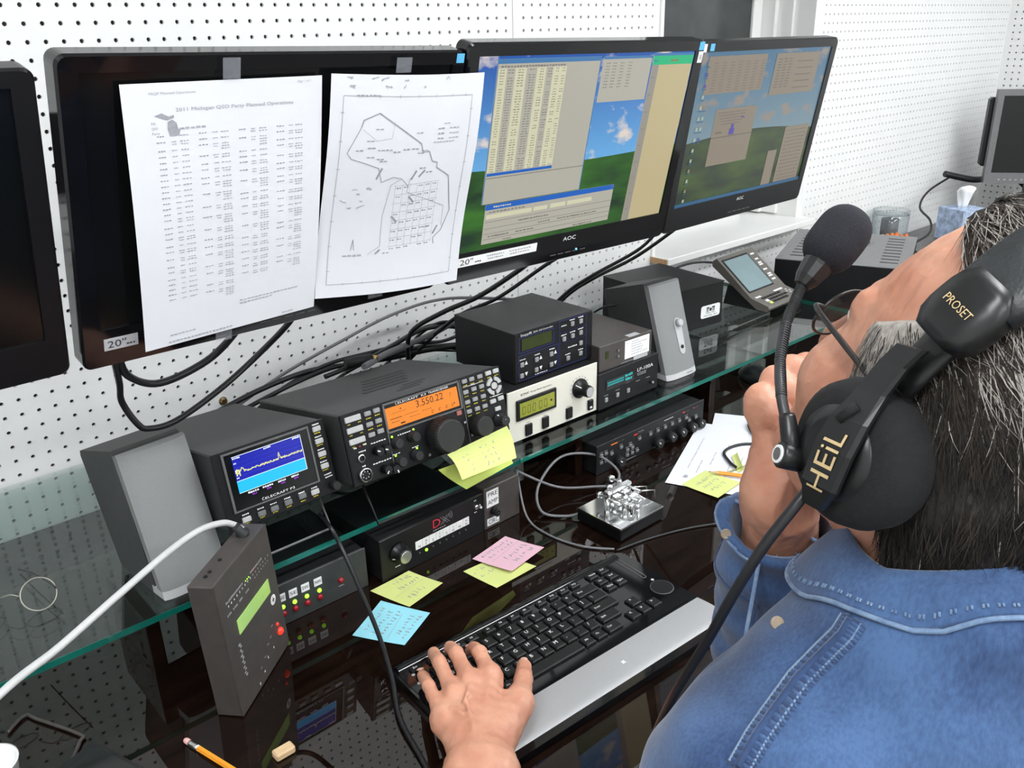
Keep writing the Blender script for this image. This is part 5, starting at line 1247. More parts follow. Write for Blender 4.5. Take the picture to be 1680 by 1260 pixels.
cable('black cable dropping from the log monitor to the wire tangle', z_((.60, -.51, -.37), (.61, -.42, -.43), (.60, -.32, -.495), (.56, -.26, -.53), (.53, -.2, -.575), (.56, -.14, -.65), (.57, -.11, -.70)), .0046)
cable('black cable running behind the antenna controller to the log monitor', z_((.70, -.51, -.375), (.745, -.36, -.45), (.70, -.26, -.53), (.64, -.2, -.57), (.60, -.12, -.65), (.58, -.08, -.70)), .0038)
cable('black cable from the small-window monitor down behind the switch box', z_((.93, -.48, -.38), (.99, -.37, -.465), (.945, -.28, -.53), (.93, -.22, -.575), (.915, -.16, -.64), (.91, -.12, -.70)), .0036)
cable('black cable slanting left from the small-window monitor to the shelf', z_((1.02, -.48, -.385), (1.02, -.34, -.49), (.965, -.27, -.54), (.945, -.21, -.585), (.93, -.15, -.65), (.925, -.11, -.70)), .0036)
cable('thin grey cable strung along the pegboard behind the transceiver', z_((.20, -.06, -.690), (.33, -.055, -.645), (.47, -.05, -.612), (.60, -.05, -.585), (.70, -.10, -.565), (.76, -.28, -.545)), .0032, 'cable_grey')
for k, P in enumerate([
    [(.16, -.10, -.665), (.25, -.11, -.640), (.343, -.12, -.626), (.421, -.12, -.634), (.531, -.12, -.648), (.621, -.12, -.655), (.71, -.14, -.66)],
    [(.20, -.14, -.655), (.31, -.15, -.628), (.40, -.14, -.625), (.50, -.13, -.640), (.60, -.11, -.648), (.72, -.12, -.665)],
    [(.34, -.20, -.612), (.44, -.19, -.606), (.52, -.16, -.605), (.60, -.14, -.600), (.68, -.13, -.615), (.73, -.13, -.64)],
    [(.44, -.10, -.66), (.52, -.10, -.640), (.60, -.10, -.618), (.66, -.11, -.61), (.73, -.14, -.63)],
    [(.50, -.08, -.71), (.56, -.09, -.66), (.62, -.10, -.650), (.67, -.11, -.66), (.73, -.12, -.69)],
    [(.24, -.08, -.70), (.30, -.10, -.655), (.38, -.13, -.620), (.46, -.15, -.612), (.57, -.14, -.622), (.66, -.12, -.645), (.73, -.10, -.65)],
    [(.38, -.06, -.715), (.47, -.06, -.675), (.56, -.07, -.665), (.66, -.08, -.675), (.75, -.08, -.70)],
    [(.585, -.11, -.72), (.585, -.11, -.66), (.60, -.12, -.62), (.65, -.13, -.60), (.70, -.14, -.61)]]):
    cable('black cable in the tangle behind the transceiver', z_(*P), (.0052, .0042, .0046, .0034, .0030, .0038, .0034, .0034)[k], 'cable_black', 'black cables tangled behind the transceiver')
cable('fat grey cable laid over the tangle behind the transceiver', z_((.40, -.235, -.600), (.47, -.20, -.603), (.54, -.17, -.610), (.62, -.15, -.610), (.71, -.14, -.595)), .0062, 'cable_grey')
t = thing('coax_plug', 'brass-ended plug on the wires above the transceiver', 'plug', (.43, -.215, -.596 + ZO)); build('sleeve', MB().cyl((-.05, .01, 0), (0, 0, 0), .0085, n=14), 'rubber_black', t); build('pin', MB().cyl((0, 0, 0), (.010, -.003, -.002), .005, n=12), 'brass', t)
cable('light grey cable curving from the top of the upright meter', z_((.010, -.558, -.628), (-.004, -.560, -.612), (-.020, -.564, -.602), (-.052, -.577, -.593), (-.098, -.602, -.590), (-.166, -.642, -.592), (-.24, -.682, -.598), (-.302, -.722, -.594), (-.40, -.78, -.615), (-.52, -.83, -.68), (-.62, -.86, -.78), (-.70, -.86, -.8105)), .0041, 'cable_light')
cable('black cord rising from the keyboard toward the spectrum display', z_((.030, -.93, -.8115), (.049, -.87, -.8115), (.068, -.794, -.808), (.097, -.735, -.800), (.126, -.663, -.790), (.146, -.590, -.765), (.155, -.536, -.730), (.150, -.518, -.700), (.160, -.47, -.704)), .0032)
cable('light grey cord looping from the glass shelf to the morse paddle', z_((.520, -.500, -.752), (.585, -.535, -.795), (.64, -.575, -.800), (.665, -.60, -.795), (.70, -.575, -.790), (.695, -.525, -.775), (.63, -.50, -.765), (.55, -.525, -.785), (.52, -.565, -.806), (.545, -.60, -.810), (.565, -.617, -.803)), .0024, 'cable_grey')
cable('thin dark cord trailing from the shelf to the keyboard corner', z_((.51, -.515, -.745), (.49, -.56, -.805), (.485, -.62, -.8125), (.50, -.68, -.8125), (.53, -.72, -.8125)), .0018, 'cable_grey')
cable('thin black cord lying from the keyboard toward the elbow', z_((.53, -.725, -.8125), (.60, -.74, -.8125), (.68, -.77, -.8125), (.78, -.83, -.8125)), .0018)
cable('brown bent line standing in for a reflection on the desk by the paper cup', z_((-.285, -.487, -.812), (-.262, -.470, -.812), (-.252, -.488, -.812), (-.222, -.550, -.812), (-.226, -.562, -.812), (-.252, -.600, -.812)), .0022, 'brown_case')  # thin tube modelled in place of a wire bracket's reflection in the desk top
cable('black lead coiled at the right of the paper sheets', z_((1.02, -.66, -.811), (1.06, -.61, -.808), (1.10, -.60, -.806), (1.10, -.65, -.808), (1.04, -.69, -.811), (.985, -.645, -.811), (.935, -.640, -.811), (.905, -.672, -.810), (.893, -.695, -.809)), .0028)
cable('black lead at the back of the right speaker', z_((.955, -.34, -.585), (.945, -.30, -.60), (.95, -.22, -.66), (.96, -.14, -.715)), .0024)
cable('short black cable behind the power supply and console', z_((1.38, -.12, -.65), (1.44, -.13, -.63), (1.50, -.16, -.625), (1.58, -.22, -.64)), .003)
cable('black cable beside the tissue box on the right desk', z_((2.80, -.12, -.81), (2.86, -.16, -.77), (2.90, -.14, -.73), (2.96, -.07, -.70), (3.08, -.04, -.66), (3.25, -.05, -.62)), .004)
cable('black cable heap under the far grey monitor', z_((3.16, -.06, -.60), (3.28, -.12, -.63), (3.42, -.14, -.64), (3.55, -.2, -.66), (3.6, -.3, -.80)), .012)
t = thing('wall_bolt', 'brass bolt fixed in the pegboard above the spectrum display', 'bolt', (.229, 0, -.685 + ZO)); build('washer', MB().cyl((0, -.001, 0), (0, -.003, 0), .008, n=16), 'nickel', t); build('head', MB().cyl((0, -.003, 0), (0, -.009, 0), .0062, n=6, sm=False), 'brass', t)
t = thing('coffee_mouse', 'dark computer mouse on the desk under the glass shelf', 'mouse', (1.30, -.47, DESK), (0, 0, -.3)); t.name = 'computer_mouse'
mb = MB(); mb.sphere((0, 0, .004), (.032, .055, .030), 18, 12); mb.V = [(v[0], v[1], max(v[2], 0)) for v in mb.V]; build('shell', mb, 'satin_black', t)
# ------------------------------------------------------------------ implicit-surface kit for the person
def v3(*a): return np.array(a, float)
def d_cap(P, a, b, ra, rb):
    """round cone between a and b"""
    ab = b - a; L2 = max(ab @ ab, 1e-12); t = np.clip(((P - a) @ ab) / L2, 0, 1)
    return np.linalg.norm(P - a - t[:, None] * ab, axis=1) - (ra + (rb - ra) * t)
def d_ell(P, c, r, M=None):
    q = P - c
    if M is not None: q = q @ M
    k0 = np.linalg.norm(q / r, axis=1); k1 = np.linalg.norm(q / (r * r), axis=1)
    return k0 * (k0 - 1) / np.maximum(k1, 1e-9)
def smin(a, b, k):
    h = np.maximum(k - np.abs(a - b), 0) / k
    return np.minimum(a, b) - h * h * k * .25
class Field:
    """base prims blended smoothly; branches (fingers) blend with the base only"""
    def __init__(s): s.base = []; s.br = []; s.cut = []
    def cap(s, a, b, ra, rb, k=.02): s.base.append((lambda P, a=np.array(a, float), b=np.array(b, float): d_cap(P, a, b, ra, rb), k)); return s
    def ell(s, c, r, M=None, k=.02): s.base.append((lambda P, c=np.array(c, float), r=np.array(r, float): d_ell(P, c, r, M), k)); return s
    def branch(s, pts, rad, k=.010):
        pts = [np.array(p, float) for p in pts]
        def f(P):
            d = d_cap(P, pts[0], pts[1], rad[0], rad[1])
            for i in range(1, len(pts) - 1): d = smin(d, d_cap(P, pts[i], pts[i + 1], rad[i], rad[i + 1]), .003)
            return d
        s.br.append((f, k)); return s
    def __call__(s, P, bi=None, fi=None):
        bi = range(len(s.base)) if bi is None else bi; fi = range(len(s.br)) if fi is None else fi
        d = np.full(len(P), 1.0)
        for i in bi: f, k = s.base[i]; d = smin(d, f(P), k)
        r = d
        for i in fi: f, k = s.br[i]; r = np.minimum(r, smin(d, f(P), k))
        for f, k in s.cut: q = -f(P); h = np.maximum(k - np.abs(r - q), 0) / k; r = np.maximum(r, q) + h * h * k * .25
        return r
    def mesh(s, lo, hi, h, B=14, post=None):
        lo = np.array(lo, float); hi = np.array(hi, float); nb = np.ceil((hi - lo) / (h * B)).astype(int)
        g = np.stack(np.meshgrid(*[np.arange(n) for n in nb], indexing='ij'), -1).reshape(-1, 3)
        ctr = lo + (g + .5) * h * B; rad = h * B * .5 * 1.7321 + .012
        Db = np.stack([f(ctr) - k for f, k in s.base], 1) if s.base else np.ones((len(g), 1))
        Df = np.stack([f(ctr) for f, k in s.br], 1) if s.br else np.ones((len(g), 1))
        dm = np.minimum(Db.min(1), Df.min(1))
        keep = np.where(dm < rad + .03)[0]
        ax = np.arange(B + 1); L = np.stack(np.meshgrid(ax, ax, ax, indexing='ij'), -1).reshape(-1, 3)
        cells = []; verts = []; edges = []
        corner = np.array([(i, j, k) for i in (0, 1) for j in (0, 1) for k in (0, 1)])
        ed = [(a, b) for a in range(8) for b in range(a + 1, 8) if np.abs(corner[a] - corner[b]).sum() == 1]
        for q in keep:
            bi = np.where(Db[q] < dm[q] + 2 * rad + .03)[0]; fi = np.where(Df[q] < dm[q] + 2 * rad + .03)[0] if s.br else []
            P = lo + (g[q] * B + L) * h; d = s(P, bi, fi)
            if post is not None: d = post(P, d)
            d = d.reshape(B + 1, B + 1, B + 1)
            if d.min() > 0 or d.max() < 0: continue
            c = np.stack([d[i:B + i, j:B + j, k:B + k] for i in (0, 1) for j in (0, 1) for k in (0, 1)], -1)
            m = (c.min(-1) < 0) & (c.max(-1) >= 0); ii = np.argwhere(m)
            if not len(ii): continue
            cv = c[m]; acc = np.zeros((len(ii), 3)); cnt = np.zeros(len(ii))
            for a, b in ed:
                x = (cv[:, a] < 0) != (cv[:, b] < 0); t = cv[x, a] / (cv[x, a] - cv[x, b])
                acc[x] += corner[a] + t[:, None] * (corner[b] - corner[a]); cnt[x] += 1
            cells.append(ii + g[q] * B); verts.append(lo + (ii + g[q] * B + acc / cnt[:, None]) * h)
            for axn in range(3):                       # grid edges with a sign change
                sl0 = [slice(0, B)] * 3; sl1 = list(sl0); sl1[axn] = slice(1, B + 1)
                a_, b_ = d[tuple(sl0)], d[tuple(sl1)]; e = np.argwhere((a_ < 0) != (b_ < 0))
                if len(e): edges.append(np.c_[e + g[q] * B, np.full(len(e), axn), (a_[tuple(e.T)] < 0)])
        cells = np.concatenate(cells); verts = np.concatenate(verts); edges = np.concatenate(edges)
        dims = nb * B + 2; key = lambda c: (c[:, 0] * dims[1] + c[:, 1]) * dims[2] + c[:, 2]
        kc = key(cells); order = np.argsort(kc); kc = kc[order]; verts = verts[order]
        F = []
        for axn in range(3):
            e = edges[edges[:, 3] == axn]; o = [k for k in range(3) if k != axn]; q = []
            ok = np.ones(len(e), bool)
            for da, db in ((0, 0), (1, 0), (1, 1), (0, 1)):
                c = e[:, :3].copy(); c[:, o[0]] -= da; c[:, o[1]] -= db
                kk = key(c); i = np.searchsorted(kc, kk); i = np.minimum(i, len(kc) - 1); ok &= (kc[i] == kk) & (c.min(1) >= 0); q.append(i)
            q = np.stack(q, 1); flip = (e[:, 4] == 1) ^ (axn == 1)
            q[~flip] = q[~flip][:, ::-1]; F.append(q[ok])
        F = np.concatenate(F)
        a, b, c = verts[F[:, 0]], verts[F[:, 1]], verts[F[:, 2]]
        if np.einsum('ij,ij->i', a - verts.mean(0), np.cross(b - verts.mean(0), c - verts.mean(0))).sum() < 0: F = F[:, ::-1]
        return verts, F
    def normal(s, p, e=.001):
        P = np.array([p + np.eye(3)[i] * e * sg for i in range(3) for sg in (1, -1)]); d = s(P); n = np.array([d[0] - d[1], d[2] - d[3], d[4] - d[5]]); return n / (np.linalg.norm(n) + 1e-9)

# ------------------------------------------------------------------ pose (world metres)
Zw = v3(0, 0, ZO)
HC = v3(.195, -1.302, -.295) + Zw
HM = np.array([[.412, -.910, .051], [.831, .352, -.431], [.374, .220, .901]])     # columns: forward, left, up
def hd(f, l, u): return HC + HM @ v3(f, l, u)
NB = v3(.160, -1.335, -.428) + Zw                                   # base of the neck
tf = v3(.34, .940, 0); tl = v3(-.940, .34, 0); tu = v3(0, 0, 1)
LS = NB + tl * .138 - tu * .100; RS = NB - tl * .165 - tu * .092
NC = NB + tu * .040                                                # centre of the collar ring
LW = v3(.060, -.955, -.768) + Zw; LE = v3(-.055, -1.180, -.795) + Zw
RW = v3(.220, -1.170, -.412) + Zw; RE = v3(.300, -1.139, -.625) + Zw
RH = v3(.232, -1.164, -.350) + Zw                                   # middle of the right fist

body = Field()
# head
Ht = HM
body.ell(hd(-.014, 0, .050), (.104, .078, .100), Ht, .03)
body.ell(hd(.040, 0, -.012), (.058, .062, .092), Ht, .03)
body.ell(hd(.038, 0, -.075), (.056, .054, .046), Ht, .03)
body.cap(hd(.084, .010, -.108), hd(.084, -.010, -.108), .018, .018, .02)
body.cap(hd(.096, 0, .022), hd(.117, 0, -.026), .009, .0135, .012)
for s_ in (-1, 1):
    body.cap(hd(.088, s_ * .010, .036), hd(.072, s_ * .048, .034), .011, .010, .012)
    body.cap(hd(.112, s_ * .010, -.030), hd(.108, s_ * .012, -.030), .008, .007, .008)
    body.ell(hd(.058, s_ * .044, -.022), (.030, .024, .028), Ht, .02)
    body.ell(hd(-.028, s_ * .080, .0), (.024, .009, .030), Ht, .008)
body.cap(hd(.097, .016, -.064), hd(.097, -.016, -.064), .008, .008, .008)
body.cap(hd(.094, .014, -.076), hd(.094, -.014, -.076), .0085, .0085, .008)
for s_ in (-1, 1): body.cut.append((lambda P, c=hd(.098, s_ * .031, .018): d_ell(P, c, v3(.014, .018, .012), HM), .008))
# neck, trunk, arms (under the shirt)
body.cap(hd(-.026, 0, -.050), NB + tu * .0, .060, .062, .03)
body.cap(NB, NB - tu * .10 + tf * .01, .066, .10, .04)
body.cap(LS - tl * .05, RS + tl * .05, .058, .058, .05)
body.ell(NB + tf * .005 - tu * .20, (.165, .105, .20), np.stack([tl, tf, tu], 1), .05)
body.ell(NB + tf * .03 - tu * .46, (.155, .120, .20), np.stack([tl, tf, tu], 1), .05)
body.cap(LS, LE, .052, .042, .03); body.cap(LE, LW, .042, .027, .02)
body.cap(RS, RE, .052, .042, .03); body.cap(RE, RW, .042, .029, .02)
# left hand on the keys: palm, knuckles, fingers
lm = [v3(.075, -.872, -.7575) + Zw, v3(.102, -.858, -.7515) + Zw, v3(.129, -.853, -.7500) + Zw, v3(.155, -.859, -.7530) + Zw]   # little .. index
lp = [v3(.093, -.822, -.7560) + Zw, v3(.124, -.802, -.7510) + Zw, v3(.148, -.804, -.7500) + Zw, v3(.171, -.821, -.7520) + Zw]
ld = [v3(.108, -.790, -.7710) + Zw, v3(.141, -.767, -.7690) + Zw, v3(.163, -.773, -.7690) + Zw, v3(.184, -.794, -.7690) + Zw]
lt = [v3(.119, -.770, -.7870) + Zw, v3(.153, -.750, -.7860) + Zw, v3(.172, -.757, -.7860) + Zw, v3(.191, -.777, -.7860) + Zw]
for p in lm: body.cap(LW + (p - LW) * .12, p - tu * .004, .019, .0125, .013)
body.cap(lm[0] - tu * .010, lm[3] - tu * .010, .011, .012, .014)
body.cap(LW - v3(.012, -.010, 0), LW + v3(.014, -.012, 0), .024, .024, .02)
for i in range(4):
    r = (.0075, .0082, .0086, .0086)[i]
    body.branch([lm[i], lp[i], ld[i], lt[i]], [r * 1.18, r * 1.02, r * .92, r * .80], .012)
for p in lm: body.cap(LW + (p - LW) * .30 + tu * .0125, p + tu * .0035, .0052, .0062, .006)      # tendons
for a_, b_ in ((v3(.078, -.925, -.7415), v3(.098, -.885, -.7380)), (v3(.098, -.885, -.7380), v3(.118, -.868, -.7390)), (v3(.085, -.905, -.7410), v3(.082, -.880, -.7430))): body.cap(a_ + Zw, b_ + Zw, .0022, .0022, .004)   # veins
tb = [v3(.110, -.925, -.768) + Zw, v3(.160, -.905, -.768) + Zw, v3(.196, -.872, -.775) + Zw, v3(.219, -.848, -.783) + Zw]
body.cap(LW + v3(.012, .006, -.004), tb[1], .019, .015, .02)
body.branch([tb[0], tb[1], tb[2], tb[3]], [.016, .0135, .0112, .0090], .014)
# right hand: loose fist against the chin
ra = (RH - RW); ra /= np.linalg.norm(ra)
rb_ = v3(.613, .695, -.376); rb_ -= ra * (rb_ @ ra); rb_ /= np.linalg.norm(rb_)     # away from the camera side
rc = np.cross(ra, rb_)                                                               # across, towards the chin is +/-
if rc @ (hd(.085, 0, -.108) - RH) < 0: rc = -rc
def rh(a, b, c): return RW + ra * a + rb_ * b + rc * c
body.cap(rh(.0, -.010, 0), rh(.0, .012, 0), .026, .026, .02)
HX = v3(.0045, -.003, 0)
K_ = [v3(.2184, -1.1387, -.3334) + Zw, v3(.2410, -1.1370, -.3253) + Zw, v3(.2662, -1.1369, -.3213) + Zw, v3(.2876, -1.1370, -.3238) + Zw]      # knuckles, index first
P_ = [v3(.2176, -1.1573, -.3425) + Zw, v3(.2399, -1.1580, -.3341) + Zw, v3(.2656, -1.1576, -.3286) + Zw, v3(.2865, -1.1548, -.3320) + Zw]
D_ = [v3(.2242, -1.1742, -.3629) + Zw, v3(.2468, -1.1737, -.3520) + Zw, v3(.2691, -1.1719, -.3441) + Zw, v3(.2904, -1.1670, -.3482) + Zw]
K_ = [p + HX for p in K_]; P_ = [p + HX for p in P_]; D_ = [p + HX for p in D_]
for i, p in enumerate(K_): body.cap(RW + (p - RW) * .12 + v3(.006 + .004 * i, .004, 0), p - (p - RW) * .08 + v3(.004, .003, 0), .0185, .0105, .012)
body.cap(K_[0] - tu * .012, K_[3] - tu * .012, .011, .011, .012)
for i in range(4):
    r = (.0102, .0104, .0100, .0090)[i]
    e_ = D_[i] + (RW - D_[i]) * .30 + v3(.012, 0, 0)
    body.branch([K_[i], P_[i], D_[i], e_], [r * 1.22, r * 1.08, r, r * .9], .007)
T_ = [v3(.2441, -1.1454, -.3918) + Zw, v3(.2764, -1.1392, -.3727) + Zw, v3(.2886, -1.1391, -.3474) + Zw]
body.cap(RW + tu * .012, T_[0], .020, .016, .016); body.branch([RW + tu * .02, T_[0], T_[1], T_[2]], [.017, .0145, .0118, .0095], .012)

shirt = Field(); TM = np.stack([tl, tf, tu], 1)
shirt.cap(NC - tu * .022 - tf * .006, NB - tu * .12 + tf * .01, .076, .108, .05)
shirt.cap(NC - tf * .022 + tu * .004, NB - tf * .030 - tu * .07, .074, .105, .04); shirt.cap(NC - tu * .045, LS + tl * -.02 + tu * .005, .070, .066, .05); shirt.cap(NC - tu * .045, RS + tl * .02 + tu * .005, .070, .066, .05)
shirt.cap(LS - tl * .05, RS + tl * .05, .070, .070, .06)
shirt.ell(NB + tf * .005 - tu * .20, (.190, .128, .22), TM, .06)
shirt.ell(NB + tf * .03 - tu * .46, (.180, .145, .22), TM, .06)
LC = LE + (LW - LE) * .16; RCf = RE + (RW - RE) * .86
shirt.cap(LS, LE, .072, .064, .05); shirt.cap(LE, LC, .062, .060, .03)
shirt.cap(RS, RE, .070, .062, .05); shirt.cap(RE, RE + (RW - RE) * .62, .060, .052, .03); shirt.cap(RE + (RW - RE) * .62, RCf, .048, .050, .012)
ud = (RW - RE) / np.linalg.norm(RW - RE); uc = (LC - LE) / np.linalg.norm(LC - LE)

def skin_post(P, d):
    m_ = (np.hypot(P[:, 0] - NB[0], P[:, 1] - NB[1]) < .15) & (P[:, 2] < NC[2] + .012) & (d_cap(P, RE, RW + ra * .2, .05, .05) > 0)
    if m_.any(): d = d.copy(); d[m_] = np.maximum(d[m_], shirt(P[m_]) + .010)
    return d + .0006 * np.sin(P[:, 0] * 310 + 2 * np.sin(P[:, 2] * 160)) * np.sin(P[:, 1] * 290 + P[:, 2] * 120)
lo = v3(-.16, -1.50, .70); hi = v3(.50, -.73, 1.46)
V, F = body.mesh(lo, hi, .0026, post=skin_post)
def skin_mat():
    m = bpy.data.materials.new('skin'); m.use_nodes = True; nt = m.node_tree; b = nt.nodes['Principled BSDF']
    tc = nt.nodes.new('ShaderNodeTexCoord')
    n = nt.nodes.new('ShaderNodeTexNoise'); n.inputs['Scale'].default_value = 26; n.inputs['Detail'].default_value = 5; nt.links.new(tc.outputs['Object'], n.inputs['Vector'])
    r = nt.nodes.new('ShaderNodeValToRGB'); r.color_ramp.elements[0].position = .32; r.color_ramp.elements[1].position = .68
    r.color_ramp.elements[0].color = (*srgb(186, 126, 102), 1); r.color_ramp.elements[1].color = (*srgb(208, 154, 128), 1)
    nt.links.new(n.outputs['Fac'], r.inputs[0]); nt.links.new(r.outputs[0], b.inputs['Base Color'])
    b.inputs['Roughness'].default_value = .48; b.inputs['Subsurface Weight'].default_value = .25; b.inputs['Subsurface Radius'].default_value = (.9, .35, .2); b.inputs['Subsurface Scale'].default_value = .006
    n2 = nt.nodes.new('ShaderNodeTexNoise'); n2.inputs['Scale'].default_value = 260; n2.inputs['Detail'].default_value = 3; nt.links.new(tc.outputs['Object'], n2.inputs['Vector'])
    w = nt.nodes.new('ShaderNodeTexVoronoi'); w.inputs['Scale'].default_value = 190; nt.links.new(tc.outputs['Object'], w.inputs['Vector'])
    ad = nt.nodes.new('ShaderNodeMath'); ad.operation = 'ADD'; nt.links.new(n2.outputs['Fac'], ad.inputs[0]); nt.links.new(w.outputs['Distance'], ad.inputs[1])
    bp = nt.nodes.new('ShaderNodeBump'); bp.inputs['Strength'].default_value = .25; bp.inputs['Distance'].default_value = .0012; nt.links.new(ad.outputs[0], bp.inputs['Height']); nt.links.new(bp.outputs[0], b.inputs['Normal'])
    MATS['skin'] = m
skin_mat()
O = v3(.16, -1.30, .95)
person = npmesh('person', V - O, F, 'skin'); person.location = O
tag(person, 'person in a blue denim shirt typing with one hand, chin on the other fist', 'person')
def pchild(name, V, F, m_, parent=None, smooth=True): return npmesh(name, np.asarray(V) - O, F, m_, parent or person, smooth)
def pbuild(name, mb, m_, parent=None):
    mb.V = [(v[0] - O[0], v[1] - O[1], v[2] - O[2]) for v in mb.V]; return build(name, mb, m_, parent or person)

# ------------------------------------------------------------------ shirt
def denim(name, a, b_, scale=1.):
    m = bpy.data.materials.new(name); m.use_nodes = True; nt = m.node_tree; b = nt.nodes['Principled BSDF']
    tc = nt.nodes.new('ShaderNodeTexCoord')
    n = nt.nodes.new('ShaderNodeTexNoise'); n.inputs['Scale'].default_value = 14 * scale; n.inputs['Detail'].default_value = 6; nt.links.new(tc.outputs['Object'], n.inputs['Vector'])
    n2 = nt.nodes.new('ShaderNodeTexNoise'); n2.inputs['Scale'].default_value = 420; n2.inputs['Detail'].default_value = 2
    mp = nt.nodes.new('ShaderNodeMapping'); mp.inputs['Scale'].default_value = (1, 1, .35); nt.links.new(tc.outputs['Object'], mp.inputs[0]); nt.links.new(mp.outputs[0], n2.inputs['Vector'])
    ad = nt.nodes.new('ShaderNodeMath'); ad.operation = 'MULTIPLY_ADD'; ad.inputs[1].default_value = .45; nt.links.new(n2.outputs['Fac'], ad.inputs[0]); nt.links.new(n.outputs['Fac'], ad.inputs[2])
    r = nt.nodes.new('ShaderNodeValToRGB'); r.color_ramp.elements[0].position = .52; r.color_ramp.elements[1].position = .92
    r.color_ramp.elements[0].color = (*a, 1); r.color_ramp.elements[1].color = (*b_, 1)
    nt.links.new(ad.outputs[0], r.inputs[0]); nt.links.new(r.outputs[0], b.inputs['Base Color']); b.inputs['Roughness'].default_value = .85; b.inputs['Sheen Weight'].default_value = .25
    bp = nt.nodes.new('ShaderNodeBump'); bp.inputs['Strength'].default_value = .35; bp.inputs['Distance'].default_value = .0015; nt.links.new(ad.outputs[0], bp.inputs['Height']); nt.links.new(bp.outputs[0], b.inputs['Normal'])
    MATS[name] = m
denim('denim', srgb(34, 58, 98), srgb(68, 98, 142)); denim('denim_dark', srgb(26, 46, 82), srgb(48, 74, 116)); denim('denim_fade', srgb(80, 108, 148), srgb(122, 146, 176), 6)
mat('thread', (.16, .23, .34), .7, noise=.1, nscale=200); mat('button_horn', (.26, .20, .14), .3, noise=.25, nscale=120)
def shirt_post(P, d):
    q = P - NB
    fold = .0065 * np.sin(34 * (q @ tl) + 16 * q[:, 2] + 2.2 * np.sin(q[:, 1] * 15)) * np.clip((-q[:, 2] - .03) * 7, 0, 1)
    fold += .0028 * np.sin(80 * q[:, 2] + 50 * q[:, 0]) * np.sin(46 * q[:, 1] + 1)
    arm = np.clip(1 - d_cap(P, RE, RCf, .06, .06) * 30, 0, 1)
    fold = fold * (1 - .5 * arm) + arm * .003 * np.sin(((P - RE) @ ud) * 120 + 2 * np.sin(P[:, 0] * 60))
    d = d + fold
    # flat ends and open cuffs / neck hole
    d = np.maximum(d, np.where(((P - RE) @ ud > .12) & (np.linalg.norm(P - RCf, axis=1) < .12), (P - RCf) @ ud - .004, -1))
    d = np.maximum(d, -(d_cap(P, RCf - ud * .05, RCf + ud * .06, .036, .046)))
    d = np.maximum(d, np.where(np.linalg.norm(P - LC, axis=1) < .12, (P - LC) @ uc - .004, -1)); d = np.maximum(d, -d_cap(P, LC - uc * .04, LC + uc * .06, .050, .056))
    d = np.maximum(d, -d_cap(P, NC - tu * .05, NC + tu * .10, .058, .072)); d = np.maximum(d, (P - NC) @ (tu + .35 * tf) - .030)
    return d
V, F = shirt.mesh(v3(-.26, -1.56, .70), v3(.62, -.93, 1.27), .0042, post=shirt_post)
sh = pchild('shirt', V, F, 'denim')
SV = V
from mathutils.bvhtree import BVHTree
sbvh = BVHTree.FromPolygons([tuple(p) for p in V], [tuple(f) for f in F])
# ------------------------------------------------------------------ shirt details
CAM = np.array(cam.matrix_world.translation); CR = np.array(_r)
def onshirt(u, v, off=.0015):
    d = CR @ v3((u - 840) / 1428.33, (630 - v) / 1428.33, -1.); d /= np.linalg.norm(d)
    h = sbvh.ray_cast(Vector(CAM), Vector(d))
    return None if h[0] is None else np.array(h[0]) + np.array(h[1]) * (off if np.array(h[1]) @ d < 0 else -off)
# collar: stand, fold and fall, open at the front
na, rows_ = 64, []
prof = [(.068, -.020), (.064, .012), (.0655, .019), (.070, .0205), (.0745, .016), (.080, .006), (.090, -.010), (.0915, -.0125), (.0885, -.0130), (.079, .000), (.0720, .012)]
G = []
for i in range(na + 1):
    th = math.radians(-158 + 316 * i / na); frontness = max(0, -math.cos(th)); backness = max(0, math.cos(th))
    dv = -tf * math.cos(th) - tl * math.sin(th); col_ = []
    for k, (r, z) in enumerate(prof):
        fall = 1 if k >= 5 and k <= 9 else 0
        rr = r + fall * .024 * frontness ** 2 - .004 * backness; zz = z + .030 * backness - .006 * frontness - fall * .030 * frontness ** 1.5 + fall * .010 * backness
        p = NC + tu * .012 + dv * rr + tu * zz
        if fall:
            h = sbvh.ray_cast(Vector(p + tu * .06), Vector((0, 0, -1)))
            if h[0] is not None and h[0].z > p[2] - .003: p = np.array((p[0], p[1], h[0].z + .003 + (.0022 if k in (5, 6) else .001 if k == 7 else 0)))
        col_.append(p)
    G.append(col_)
mb = MB(); mb.ring_loft([[tuple(p) for p in c] for c in G], closed=True)
collar = pbuild('collar', mb, 'denim', sh)
pbuild('collar_piping', MB().tube([tuple(c[7] + tu * .0004) for c in G], .0016, 6, smooth=0), 'denim_fade', collar)
st = MB()
for i in range(0, na, 1):
    for f in (.25, .6):
        a_ = G[i][6] * (1 - f) + G[i + 1][6] * f; b_ = a_ * .86 + G[i][5] * .14; c_ = a_ * .72 + G[i][5] * .28
        st.tube([tuple(b_ + tu * .0012), tuple(c_ + tu * .0012)], .0008, 5, smooth=0)
tag(pbuild('collar_stitching', st, 'denim_fade', collar), kind='stuff')
def seam(name, px, r, m_, parent=sh, off=.0012, flat=.5):
    P = [onshirt(u, v, off) for u, v in px]; P = [p for p in P if p is not None]
    return pbuild(name, MB().tube([tuple(p) for p in P], r, 6, smooth=5), m_, parent) if len(P) > 2 else None
def lerp_px(px, n):
    out = []
    for (a, b), (c, d) in zip(px, px[1:]): out += [(a + (c - a) * i / n, b + (d - b) * i / n) for i in range(n)]
    return out + [px[-1]]
SP = lerp_px([(1398, 1016), (1383, 1040), (1350, 1072), (1310, 1112), (1272, 1165), (1240, 1210), (1212, 1258)], 8)
seam('yoke_seam', SP, .0028, 'denim_dark')
